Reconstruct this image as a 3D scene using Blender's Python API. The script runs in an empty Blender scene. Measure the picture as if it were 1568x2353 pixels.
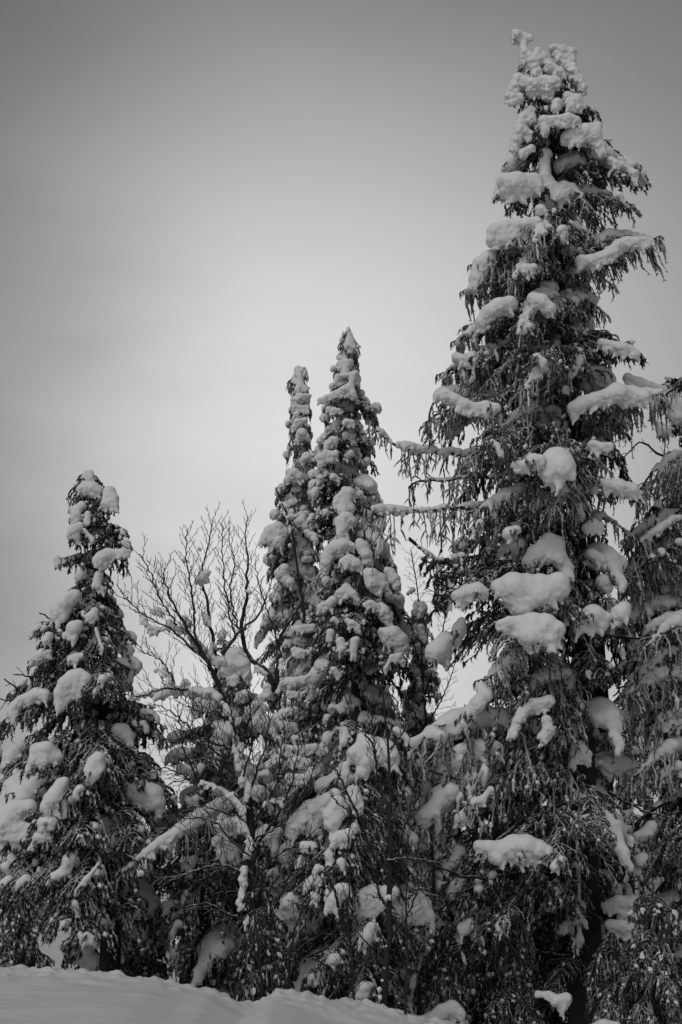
import bpy, math, random
import numpy as np
from mathutils import Vector, Matrix, noise
R = math.radians
sc = bpy.context.scene
col = sc.collection
rnd = random.Random(11)
rng = np.random.default_rng(11)

# ------------------------------------------------------------------ camera, sky, sun, exposure
F = 3267.0                      # focal length in pixels of a 1568 px wide picture
CX, CY = 784.0, 1176.5
PITCH = math.atan(724 / F)
CAM = np.array([0.0, 0.0, 1.6])
cam_d = bpy.data.cameras.new('camera'); cam = bpy.data.objects.new('camera', cam_d); col.objects.link(cam)
cam_d.sensor_fit = 'HORIZONTAL'; cam_d.sensor_width = 36; cam_d.lens = 36 * F / 1568
cam_d.clip_start = 0.1; cam_d.clip_end = 2000
cam.location = CAM; cam.rotation_euler = (math.pi / 2 + PITCH, 0, 0)
sc.camera = cam

def ray(px, py):
    x = (px - CX) / F; y = -(py - CY) / F
    c, s = math.cos(PITCH), math.sin(PITCH)
    return np.array([x, c - y * s, s + y * c])
def at(px, py, Y):
    d = ray(px, py)
    return CAM + d * (Y / d[1])

SUN_EL, SUN_AZ = R(42), R(-152)          # azimuth: direction towards the sun, measured from +Y to +X
w = bpy.data.worlds.new('World'); sc.world = w; w.use_nodes = True
nt = w.node_tree; nt.nodes.clear()
def N(t, **k):
    n = nt.nodes.new(t)
    for a, b in k.items(): setattr(n, a, b)
    return n
out = N('ShaderNodeOutputWorld')
sky = N('ShaderNodeTexSky', sky_type='NISHITA', sun_disc=False, sun_elevation=SUN_EL, sun_rotation=SUN_AZ)
bw = N('ShaderNodeRGBToBW'); nt.links.new(sky.outputs[0], bw.inputs[0])
bg1 = N('ShaderNodeBackground'); bg1.inputs[1].default_value = 0.05
dim = N('ShaderNodeMath', operation='MULTIPLY'); dim.inputs[1].default_value = 0.4   # what the cloud deck lets through
nt.links.new(bw.outputs[0], dim.inputs[0]); nt.links.new(dim.outputs[0], bg1.inputs[0])
tc = N('ShaderNodeTexCoord')
def math_node(op, a, b=None, c=None):
    m = N('ShaderNodeMath', operation=op)
    for i, v in enumerate((a, b, c)):
        if v is None: continue
        if isinstance(v, (int, float)): m.inputs[i].default_value = v
        else: nt.links.new(v, m.inputs[i])
    return m.outputs[0]
# overcast with a bright patch; lens vignetting is worked into its dark falloff
gdir = ray(680, 860); gdir = gdir / np.linalg.norm(gdir)
gaz = math.atan2(gdir[0], gdir[1]); gel = math.asin(gdir[2])
sep = N('ShaderNodeSeparateXYZ'); nrm = N('ShaderNodeVectorMath', operation='NORMALIZE')
nt.links.new(tc.outputs['Generated'], nrm.inputs[0])
nz = N('ShaderNodeTexNoise'); nz.inputs['Scale'].default_value = 5.0; nz.inputs['Detail'].default_value = 4.0; nz.inputs['Roughness'].default_value = 0.45
mp = N('ShaderNodeMapping'); mp.inputs['Scale'].default_value = (0.9, 0.9, 2.6); mp.inputs['Location'].default_value = (3.1, 1.7, 0.9); mp.inputs['Rotation'].default_value = (0, R(12), 0)
nt.links.new(nrm.outputs[0], mp.inputs[0]); nt.links.new(mp.outputs[0], nz.inputs['Vector'])
nt.links.new(nrm.outputs[0], sep.inputs[0])
az = math_node('ARCTAN2', sep.outputs[0], sep.outputs[1])
el = math_node('ARCSINE', sep.outputs[2])
nzc = math_node('SUBTRACT', nz.outputs[0], 0.5)
el = math_node('ADD', el, math_node('MULTIPLY', nzc, 0.10))
az = math_node('ADD', az, math_node('MULTIPLY', nzc, 0.06))
da0 = math_node('SUBTRACT', az, gaz)
da = math_node('ADD', math_node('DIVIDE', math_node('MINIMUM', da0, 0.0), 0.200), math_node('DIVIDE', math_node('MAXIMUM', da0, 0.0), 0.31))
de = math_node('SUBTRACT', el, gel)
up = math_node('DIVIDE', math_node('MAXIMUM', de, 0.0), 0.210)
dn = math_node('DIVIDE', math_node('MINIMUM', de, 0.0), 0.6)
q = math_node('ADD', math_node('POWER', math_node('ABSOLUTE', da), 2.0), math_node('ADD', math_node('MULTIPLY', up, up), math_node('MULTIPLY', dn, dn)))
glow = math_node('EXPONENT', math_node('MULTIPLY', q, -1.0))
val = math_node('MULTIPLY_ADD', glow, 0.54, 0.090)
val = math_node('MULTIPLY', val, math_node('MULTIPLY_ADD', nzc, 0.45, 1.0))
bg2 = N('ShaderNodeBackground'); bg2.inputs[1].default_value = 1.0
nt.links.new(val, bg2.inputs[0])
add = N('ShaderNodeAddShader'); nt.links.new(bg1.outputs[0], add.inputs[0]); nt.links.new(bg2.outputs[0], add.inputs[1])
nt.links.new(add.outputs[0], out.inputs[0])

sun_d = bpy.data.lights.new('sun', 'SUN'); sun = bpy.data.objects.new('sun', sun_d); col.objects.link(sun)
sun_d.energy = 0.97; sun_d.angle = R(40); sun_d.color = (1, 1, 1)
sdir = Vector((math.sin(SUN_AZ) * math.cos(SUN_EL), math.cos(SUN_AZ) * math.cos(SUN_EL), math.sin(SUN_EL)))
sun.rotation_euler = sdir.to_track_quat('Z', 'Y').to_euler()
sc.view_settings.view_transform = 'Standard'; sc.view_settings.look = 'None'
sc.view_settings.exposure = 0.0; sc.view_settings.gamma = 1.0; sc.view_settings.use_curve_mapping = False
sc.cycles.max_bounces = 6; sc.cycles.diffuse_bounces = 4

# ------------------------------------------------------------------ materials
def new_mat(name, rough=0.9):
    m = bpy.data.materials.new(name); m.use_nodes = True
    t = m.node_tree; b = t.nodes['Principled BSDF']
    b.inputs['Roughness'].default_value = rough
    b.inputs['Specular IOR Level'].default_value = 0.15
    return m, t, b
def ramp(t, fac, stops):
    r = t.nodes.new('ShaderNodeValToRGB'); e = r.color_ramp.elements
    while len(e) < len(stops): e.new(0.5)
    for i, (p, v) in enumerate(stops): e[i].position = p; e[i].color = (v, v, v, 1)
    t.links.new(fac, r.inputs[0]); return r.outputs[0]
def tnoise(t, scale, detail=3, vec=None, rough=0.6):
    n = t.nodes.new('ShaderNodeTexNoise'); n.inputs['Scale'].default_value = scale
    n.inputs['Detail'].default_value = detail; n.inputs['Roughness'].default_value = rough
    if vec is None:
        g = t.nodes.new('ShaderNodeNewGeometry'); vec = g.outputs['Position']
    t.links.new(vec, n.inputs['Vector']); return n.outputs[0]
def bump(t, b, h, strength, dist):
    n = t.nodes.new('ShaderNodeBump'); n.inputs['Strength'].default_value = strength; n.inputs['Distance'].default_value = dist
    t.links.new(h, n.inputs['Height']); t.links.new(n.outputs[0], b.inputs['Normal'])
def tmath(t, op, a, b_):
    m = t.nodes.new('ShaderNodeMath'); m.operation = op
    for i, v in enumerate((a, b_)):
        if isinstance(v, (int, float)): m.inputs[i].default_value = v
        else: t.links.new(v, m.inputs[i])
    return m.outputs[0]

M_SNOW, t, b = new_mat('snow', 0.95)
n1 = tnoise(t, 45, 4); n2 = tnoise(t, 9, 3)
t.links.new(ramp(t, n2, [(0.3, 0.76), (0.7, 0.86)]), b.inputs['Base Color'])
bump(t, b, tmath(t, 'ADD', n1, tmath(t, 'MULTIPLY', n2, 1.0)), 0.35, 0.012)

M_GROUND, t, b = new_mat('ground_snow', 0.95)
g = t.nodes.new('ShaderNodeNewGeometry'); mpn = t.nodes.new('ShaderNodeMapping')
mpn.inputs['Scale'].default_value = (0.5, 2.2, 1); mpn.inputs['Rotation'].default_value = (0, 0, R(-14)); t.links.new(g.outputs['Position'], mpn.inputs[0])
n3 = tnoise(t, 3.0, 5, mpn.outputs[0]); n4 = tnoise(t, 60, 3)
t.links.new(ramp(t, n3, [(0.3, 0.62), (0.7, 0.74)]), b.inputs['Base Color'])
bump(t, b, tmath(t, 'ADD', tmath(t, 'MULTIPLY', n3, 2.0), tmath(t, 'MULTIPLY', n4, 0.25)), 0.08, 0.04)

def up_mix(t, b, dark, frost, amt, scale):
    """rime that settled on the upper side of a dark surface, broken up by noise"""
    g = t.nodes.new('ShaderNodeNewGeometry'); s = t.nodes.new('ShaderNodeSeparateXYZ'); t.links.new(g.outputs['Normal'], s.inputs[0])
    n = tnoise(t, scale, 4, None, 0.7)
    f = tmath(t, 'ADD', tmath(t, 'MULTIPLY', s.outputs[2], 0.35), n)
    r = ramp(t, f, [(amt, 0.0), (amt + 0.16, 1.0)])
    mx = t.nodes.new('ShaderNodeMix'); mx.data_type = 'RGBA'
    t.links.new(r, mx.inputs['Factor'])
    mx.inputs['A'].default_value = (dark, dark, dark, 1); mx.inputs['B'].default_value = (frost, frost, frost, 1)
    t.links.new(mx.outputs['Result'], b.inputs['Base Color'])
    bump(t, b, n, 0.8, 0.02)
M_NEEDLE, t, b = new_mat('frosted_needles'); up_mix(t, b, 0.04, 0.50, 0.52, 38)
M_RIME, t, b = new_mat('rimed_twigs'); up_mix(t, b, 0.05, 0.60, 0.42, 45)
M_SHADE_NEEDLE, t, b = new_mat('shaded_needles'); up_mix(t, b, 0.035, 0.40, 0.62, 30)  # darker, barely frosted needles: shade low in the wood put into the colour
M_BARK, t, b = new_mat('bark'); up_mix(t, b, 0.035, 0.55, 0.86, 14)
M_TWIG, t, b = new_mat('bare_twigs'); up_mix(t, b, 0.035, 0.65, 0.66, 20)

# ------------------------------------------------------------------ numpy mesh helpers
class Geo:
    def __init__(s): s.v = []; s.f = []; s.m = []; s.n = 0
    def add(s, V, Fq, mat=0):
        s.v.append(V); s.f.append(Fq + s.n); s.m.append(np.full(len(Fq), mat)); s.n += len(V)
    def tubes(s, P, Rr, sides=4, mat=0, jit=0.0):
        """P (n,k,3) centre lines, Rr (n,k) radii -> n tubes of quads"""
        P = np.asarray(P, float); Rr = np.asarray(Rr, float)
        n, k, _ = P.shape
        if n == 0: return
        d = P[:, -1] - P[:, 0]; d /= (np.linalg.norm(d, axis=1, keepdims=True) + 1e-9)
        T = np.gradient(P, axis=1); T /= (np.linalg.norm(T, axis=2, keepdims=True) + 1e-9)
        ref = np.where(np.abs(d[:, 2:3]) > 0.8, np.array([[1.0, 0.2, 0]]), np.array([[0, 0.1, 1.0]]))
        A = np.cross(T, ref[:, None, :]); A /= (np.linalg.norm(A, axis=2, keepdims=True) + 1e-9)
        B = np.cross(T, A)
        a = np.linspace(0, 2 * np.pi, sides, endpoint=False)
        rr = Rr[:, :, None] * (1 + jit * (rng.random((n, k, sides)) * 2 - 1))
        V = P[:, :, None, :] + rr[..., None] * (A[:, :, None, :] * np.cos(a)[None, None, :, None] + B[:, :, None, :] * np.sin(a)[None, None, :, None])
        V = V.reshape(-1, 3)
        i = np.arange(k - 1)[:, None] * sides + np.arange(sides)[None]
        j = np.arange(k - 1)[:, None] * sides + (np.arange(sides)[None] + 1) % sides
        Q = np.stack([i, j, j + sides, i + sides], -1).reshape(-1, 4)
        Q = (Q[None] + (np.arange(n) * k * sides)[:, None, None]).reshape(-1, 4)
        s.add(V, Q, mat)
    def mesh(s, name, mats, smooth=True):
        me = bpy.data.meshes.new(name)
        V = np.concatenate(s.v); Fq = np.concatenate(s.f); M = np.concatenate(s.m)
        me.vertices.add(len(V)); me.vertices.foreach_set('co', V.astype(np.float32).ravel())
        me.loops.add(Fq.size); me.loops.foreach_set('vertex_index', Fq.astype(np.int32).ravel())
        me.polygons.add(len(Fq)); me.polygons.foreach_set('loop_start', np.arange(0, Fq.size, 4, dtype=np.int32))
        me.polygons.foreach_set('material_index', M.astype(np.int32))
        me.polygons.foreach_set('use_smooth', np.full(len(Fq), smooth))
        me.update(calc_edges=True)
        for m in mats: me.materials.append(m)
        return me

def obj(name, me, parent=None, loc=None):
    o = bpy.data.objects.new(name, me); col.objects.link(o)
    if parent is not None: o.parent = parent
    if loc is not None: o.location = loc
    return o
def empty(name, loc, label, cat, group=None):
    o = bpy.data.objects.new(name, None); col.objects.link(o); o.location = loc
    o.empty_display_size = 0.2
    o['label'] = label; o['category'] = cat
    if group: o['group'] = group
    return o

ICO_V = None
def ico():
    global ICO_V, ICO_F
    if ICO_V is None:
        import bmesh
        bm = bmesh.new(); bmesh.ops.create_icosphere(bm, subdivisions=2, radius=1)
        ICO_V = np.array([v.co[:] for v in bm.verts]); ICO_F = np.array([[v.index for v in f.verts] for f in bm.faces]); bm.free()
    return ICO_V, ICO_F
def snow_mesh(C, r, squash=0.85, voxel=0.02, smooth=5, amp=0.5, fine=0.006, name='snow_clump', lump=4.5):
    """union of balls C (n,3) radii r, melted together into one drift, with a ragged lower rim"""
    iv, jf = ico()
    n = len(C); C = np.asarray(C, float); r = np.asarray(r, float)
    sc3 = np.stack([r, r, r * squash], -1)
    V = (iv[None] * sc3[:, None] + C[:, None]).reshape(-1, 3)
    Ft = (jf[None] + (np.arange(n) * len(iv))[:, None, None]).reshape(-1, 3)
    me = bpy.data.meshes.new('tmp'); me.from_pydata(V.tolist(), [], Ft.tolist())
    o = bpy.data.objects.new('tmp', me); col.objects.link(o)
    md = o.modifiers.new('r', 'REMESH'); md.mode = 'VOXEL'; md.voxel_size = voxel; md.use_smooth_shade = True
    if smooth:
        ms = o.modifiers.new('s', 'SMOOTH'); ms.factor = 0.6; ms.iterations = smooth
    dg = bpy.context.evaluated_depsgraph_get(); dg.update()
    res = bpy.data.meshes.new_from_object(o.evaluated_get(dg))
    bpy.data.objects.remove(o); bpy.data.meshes.remove(me)
    k = len(res.vertices)
    co = np.empty(k * 3, np.float32); res.vertices.foreach_get('co', co); co = co.reshape(-1, 3)
    nr = np.empty(k * 3, np.float32); res.vertex_normals.foreach_get('vector', nr); nr = nr.reshape(-1, 3)
    off = Vector((rnd.random() * 50, rnd.random() * 50, 0))
    rm = float(np.median(r)); A = rm * amp
    d = np.empty(k, np.float32); dz = np.empty(k, np.float32)
    for i in range(k):
        p = Vector(co[i]) + off
        n_lo = noise.noise(p * lump); n_mid = noise.noise(p * 22); n_hi = noise.noise(p * 60)
        under = max(0.0, -float(nr[i][2]) + 0.15)
        d[i] = A * 0.35 * n_lo + fine * (0.3 + 2.4 * under) * (n_hi + 1.2 * n_mid)
        q2 = Vector((p.x * 16, p.y * 16, p.z * 2)); dz[i] = -min(rm, 0.1) * 0.7 * under * max(0.0, noise.noise(q2) + 0.1)
    co = co + nr * d[:, None]; co[:, 2] += dz
    res.vertices.foreach_set('co', co.ravel()); res.update()
    res.polygons.foreach_set('use_smooth', np.full(len(res.polygons), True))
    res.materials.clear(); res.materials.append(M_SNOW); res.name = name
    return res

# ------------------------------------------------------------------ spruce bough archetypes
def sag(t, L, drop, arch=0.12):
    """axis of a snow-bent bough: leaves the trunk level, then bends down"""
    return np.stack([L * t, np.zeros_like(t), L * (arch * np.sin(np.pi * t) - drop * t ** 1.7)], -1)

def make_bough(L, drop, kind):
    g = Geo()
    wob = rng.normal(0, 0.02 * L, 3)
    def axis(t):
        P = sag(t, L, drop); P[..., 1] += wob[0] * np.sin(3 * t) + wob[1] * np.sin(7 * t); P[..., 2] += wob[2] * np.sin(5 * t) * 0.5
        return P
    ta = np.linspace(0, 1, 12); A = axis(ta)
    r0 = 0.010 + 0.014 * L
    g.tubes(A[None], (r0 * (1 - 0.8 * ta))[None], 5, 0, 0.15)
    dens = {'pad': 0.055, 'curtain': 0.06, 'sparse': 0.075, 'crust': 0.04, 'plain': 0.05}[kind]
    ts = np.arange(0.12, 1.0, dens / L)
    hp = []; hr = []; fp = []; fr = []; bp = []; br = []
    bits = {'pad': .22, 'plain': .12, 'curtain': .06, 'sparse': .05, 'crust': .5}[kind]
    lp = []; lr = []
    def hang(p, d, ln, rad):
        """one rime-coated twig that starts at p, heads along d and bends down"""
        k = 6; s = np.linspace(0, 1, k)[:, None]
        dn = np.array([0, 0, -1.0])
        cu = kind == 'curtain'
        d = d * rng.uniform(0.3, 1.0) + rng.normal(0, 0.12 if cu else 0.3, 3) * [1, 1, 0.5]
        P = p + d * ln * s * (1 - 0.6 * s) + dn * ln * (rng.uniform(0.6, 1.0) * s ** 1.3)
        P = P + rng.normal(0, (0.025 if cu else 0.045) * ln, (k, 3)) * s
        hp.append(P); rr = rad * (0.6 + 0.7 * rng.random(k)); rr[-1] *= 0.5; hr.append(rr)
        if rng.random() < bits * (1 + 2.5 * noise.noise(Vector(p * 5))):
            S = np.linspace(0.0, rng.uniform(0.7, 1.5), 5)[:, None]; wv = rad * rng.uniform(1.1, 2.4)
            i1 = rng.integers(2, 5); a0, a1 = P[0], P[i1]
            bp.append(a0 + (a1 - a0) * S + [0, 0, wv * 0.7] + rng.normal(0, wv * .25, (5, 3))); br.append(wv * np.array([.35, 1, 1.15, .9, .25]) * rng.uniform(.8, 1.2, 5))
        nf = max(5, int(ln / 0.022)) if cu else 6
        for _ in range(nf):
            i = rng.integers(1, k); q = P[i]
            fd = rng.normal(0, 1, 3); fd[2] = -abs(fd[2]) * 0.9 - 0.15; fd /= np.linalg.norm(fd)
            fl = rng.uniform(0.015, 0.04)
            S = np.linspace(0, 1, 3)[:, None]
            fp.append(q + fd * fl * S + dn * fl * 0.4 * S ** 2); fr.append(rad * np.array([0.7, 0.55, 0.2]) * rng.uniform(0.5, 1.0))
    for t in ts:
        p0 = axis(np.array([t]))[0]
        wid = {'curtain': 0.30, 'pad': 0.42, 'sparse': 0.30, 'crust': 0.5, 'plain': 0.4}[kind] * L * (0.25 + 1.1 * math.sin(math.pi * min(1, 0.15 + 0.75 * t)) * (1 - 0.6 * t))
        for sgn in (-1, 1):
            if rng.random() < 0.2: continue
            ln = wid * rng.uniform(0.35, 1.2)
            an = R(rng.uniform(20, 75))
            d = np.array([math.cos(an), sgn * math.sin(an), rng.uniform(-0.15, 0.1)])
            k = 6; s = np.linspace(0, 1, k)[:, None]
            Q = p0 + d * ln * s + np.array([0, 0, -1]) * ln * rng.uniform(0.2, 1.3) * (0.5 + drop) * s ** 1.6 + rng.normal(0, 0.035 * ln, (k, 3))
            lp.append(Q); lr.append((0.010 if kind != 'sparse' else 0.008) * np.linspace(1.1, 0.6, k))
            step = {'pad': 0.045, 'curtain': 0.055, 'sparse': 0.06, 'crust': 0.035, 'plain': 0.04}[kind]
            for u in np.arange(0.04, ln, step):
                f = u / ln * (k - 1); i = int(min(f, k - 2)); q = Q[i] + (Q[i + 1] - Q[i]) * (f - i)
                dd = d * rng.uniform(0.2, 0.9) + np.array([0, rng.uniform(-.5, .5), 0])
                if kind == 'curtain':
                    cl = noise.noise(Vector((q[0] * 5 + drop * 31, q[1] * 3, L * 7)))
                    if rng.random() < 0.35 - 0.9 * cl: continue
                    hang(q, dd * 0.3, rng.uniform(0.05, 0.36) * (1 + max(-.6, 1.3 * cl)), rng.uniform(0.006, 0.014))
                elif kind == 'sparse':
                    hang(q, dd * 0.8, rng.uniform(0.05, 0.14), rng.uniform(0.005, 0.009))
                else:
                    hang(q, dd, rng.choice([rng.uniform(0.04, 0.10), rng.uniform(0.1, 0.22)], p=[.7, .3]), rng.uniform(0.008, 0.015))
            hang(Q[-1], d, rng.uniform(0.06, 0.12), 0.011)
    hang(axis(np.array([1.0]))[0], np.array([1.0, 0, 0]), 0.12, 0.012)
    nd = 1
    g.tubes(lp, lr, 4, nd, 0.3); g.tubes(hp, hr, 5, nd, 0.5); g.tubes(fp, fr, 3, nd, 0.3)
    if bp: g.tubes(bp, br, 5, 2, 0.4)
    return g, axis

LIB = {}
def build_library():
    specs = []
    for kind, L, drops in [('crust', 0.32, (0.2, 0.5, 0.8)), ('pad', 0.6, (0.2, 0.5, 0.9)), ('pad', 1.1, (0.2, 0.45, 0.8)), ('pad', 1.7, (0.25, 0.6)),
                           ('curtain', 0.7, (0.1, 0.4)), ('curtain', 1.2, (0.05, 0.35, 0.6)), ('curtain', 1.9, (0.05, 0.35)),
                           ('sparse', 0.7, (0.1, 0.4)), ('sparse', 1.3, (0.1, 0.45)), ('plain', 0.6, (0.3, 0.8)), ('plain', 1.1, (0.3, 0.7)), ('plain', 1.7, (0.4,))]:
        for d in drops: specs.append((kind, L, d))
    for kind, L, d in specs:
        g, axis = make_bough(L, d, kind)
        mat = {'curtain': M_RIME, 'sparse': M_SHADE_NEEDLE}.get(kind, M_NEEDLE)
        me = g.mesh('bough_' + kind, [M_BARK, mat, M_SNOW], smooth=True)
        C = []; r = []
        def ball(p, rad): C.append(p); r.append(rad)
        if kind == 'crust':
            for t in np.linspace(0.0, 1.0, 7):
                for _ in range(2): ball(axis(np.array([t]))[0] + rng.normal(0, 0.03, 3) + [0, 0, 0.03], rng.uniform(0.05, 0.085))
        elif kind == 'pad':
            R0 = 0.11 + 0.075 * L
            n = int(9 + 7 * L)
            ph = rng.uniform(0, 6)
            for t in np.linspace(0.15, 1.0, n):
                p = axis(np.array([t]))[0]; w_ = 0.26 * L * math.sin(math.pi * min(1, 0.12 + 0.78 * t))
                rad = R0 * (0.62 + 0.45 * math.sin(math.pi * t ** 1.2)) * (0.8 + 0.25 * math.sin(9 * t + ph)) * rng.uniform(0.85, 1.1)
                ball(p + [0, 0, rad * 0.45], rad)
                for sgn in (-1, 1):
                    if rng.random() < 0.75:
                        rr = rad * rng.uniform(0.45, 0.85)
                        ball(p + [rng.uniform(-.05, .05), sgn * w_ * rng.uniform(0.5, 1.15), -0.1 * w_ + rr * 0.25], rr)
            p = axis(np.array([1.0]))[0]
            for q in range(3): ball(p + [0.03 * q, rng.uniform(-.08, .08) * L, -0.06 * q * (0.5 + d)], R0 * (0.5 - 0.1 * q))
        elif kind == 'curtain':
            ph = rng.uniform(0, 6)
            for t in np.linspace(0.2, 0.97, int(18 * L + 6)):
                p = axis(np.array([t]))[0]
                rad = (0.028 + 0.012 * L) * (1 + 0.8 * math.sin(6 * t + ph)) * rng.uniform(0.7, 1.25) + 0.012
                ball(p + [0, rng.uniform(-.03, .03), rad * 0.6], rad)
                if rad > 0.06: ball(p + [0, rng.uniform(-.12, .12), rad * 0.1], rad * 0.8)
        elif kind == 'sparse':
            for t in np.linspace(0.2, 0.9, int(10 * L)):
                if rng.random() < 0.6:
                    p = axis(np.array([t]))[0]; rad = rng.uniform(0.025, 0.055); ball(p + [0, rng.uniform(-.08, .08), rad * 0.5], rad)
        sn = None
        if C:
            rough = {'crust': (0.014, 2, 0.5, 0.014), 'pad': (0.021, 10, 0.6, 0.007), 'curtain': (0.018, 3, 0.5, 0.009), 'sparse': (0.018, 2, .5, 0.009)}[kind]
            sn = snow_mesh(np.array(C), np.array(r), 0.82, rough[0], rough[1], rough[2], rough[3])
        LIB.setdefault(kind, []).append((L, d, me, sn))
build_library()

def place_bough(tree, base, tip, kind, snow=True, thick=1.0, roll=0.0):
    """hang a bough between a point on the trunk and its tip (both world)"""
    v = np.asarray(tip, float) - base; h = math.hypot(v[0], v[1]); h = max(h, 0.05); dr = -v[2] / h
    LL = h
    best = min(LIB[kind], key=lambda e: abs(math.log(e[0] / LL)) * 2 + abs(e[1] - dr) * 0.8 + rnd.random() * 0.15)
    L, d, me, sn = best
    s = math.hypot(h, v[2]) / (L * math.hypot(1, d))
    yaw = math.atan2(v[1], v[0]); pitch = math.atan2(-v[2], h) - math.atan2(d, 1)
    s_t = min(max(s, 0.8), 1.35) * thick
    M = Matrix.Rotation(yaw, 4, 'Z') @ Matrix.Rotation(pitch, 4, 'Y') @ Matrix.Rotation(roll, 4, 'X') @ Matrix.Diagonal((s, s_t * (1 if rnd.random() < .5 else -1), s_t, 1))
    o = bpy.data.objects.new('branch', me); col.objects.link(o); o.parent = tree
    M.translation = Vector(base) - tree.location; o.matrix_local = M
    if sn is not None and snow:
        c = bpy.data.objects.new('snow_clump', sn); col.objects.link(c); c.parent = o
    return o

# picture crops the drifts below were read from: (x0, y0, scale) back to 1568 px pictures
ZC = {1: (950.4, 0, .394), 2: (950.4, 673.2, .394), 3: (950.4, 1306.8, .4447), 4: (554.4, 712.8, .303), 5: (0, 1029.6, .303), 6: (237.6, 1148.4, .303),
      7: (0, 1702.8, .3536), 8: (514.8, 1623.6, .3536), 9: (396, 1425.6, .2526), 10: (752.4, 1188, .2526), 11: (1188, 1188, .2524)}
def parse(s):
    outl = []
    for grp in s.split(';'):
        nums = [float(a) for a in grp.replace('(', ' ').replace(')', ' ').replace(',', ' ').split()]
        if nums: outl.append([tuple(nums[i:i + 3]) for i in range(0, len(nums), 3)])
    return outl

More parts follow.
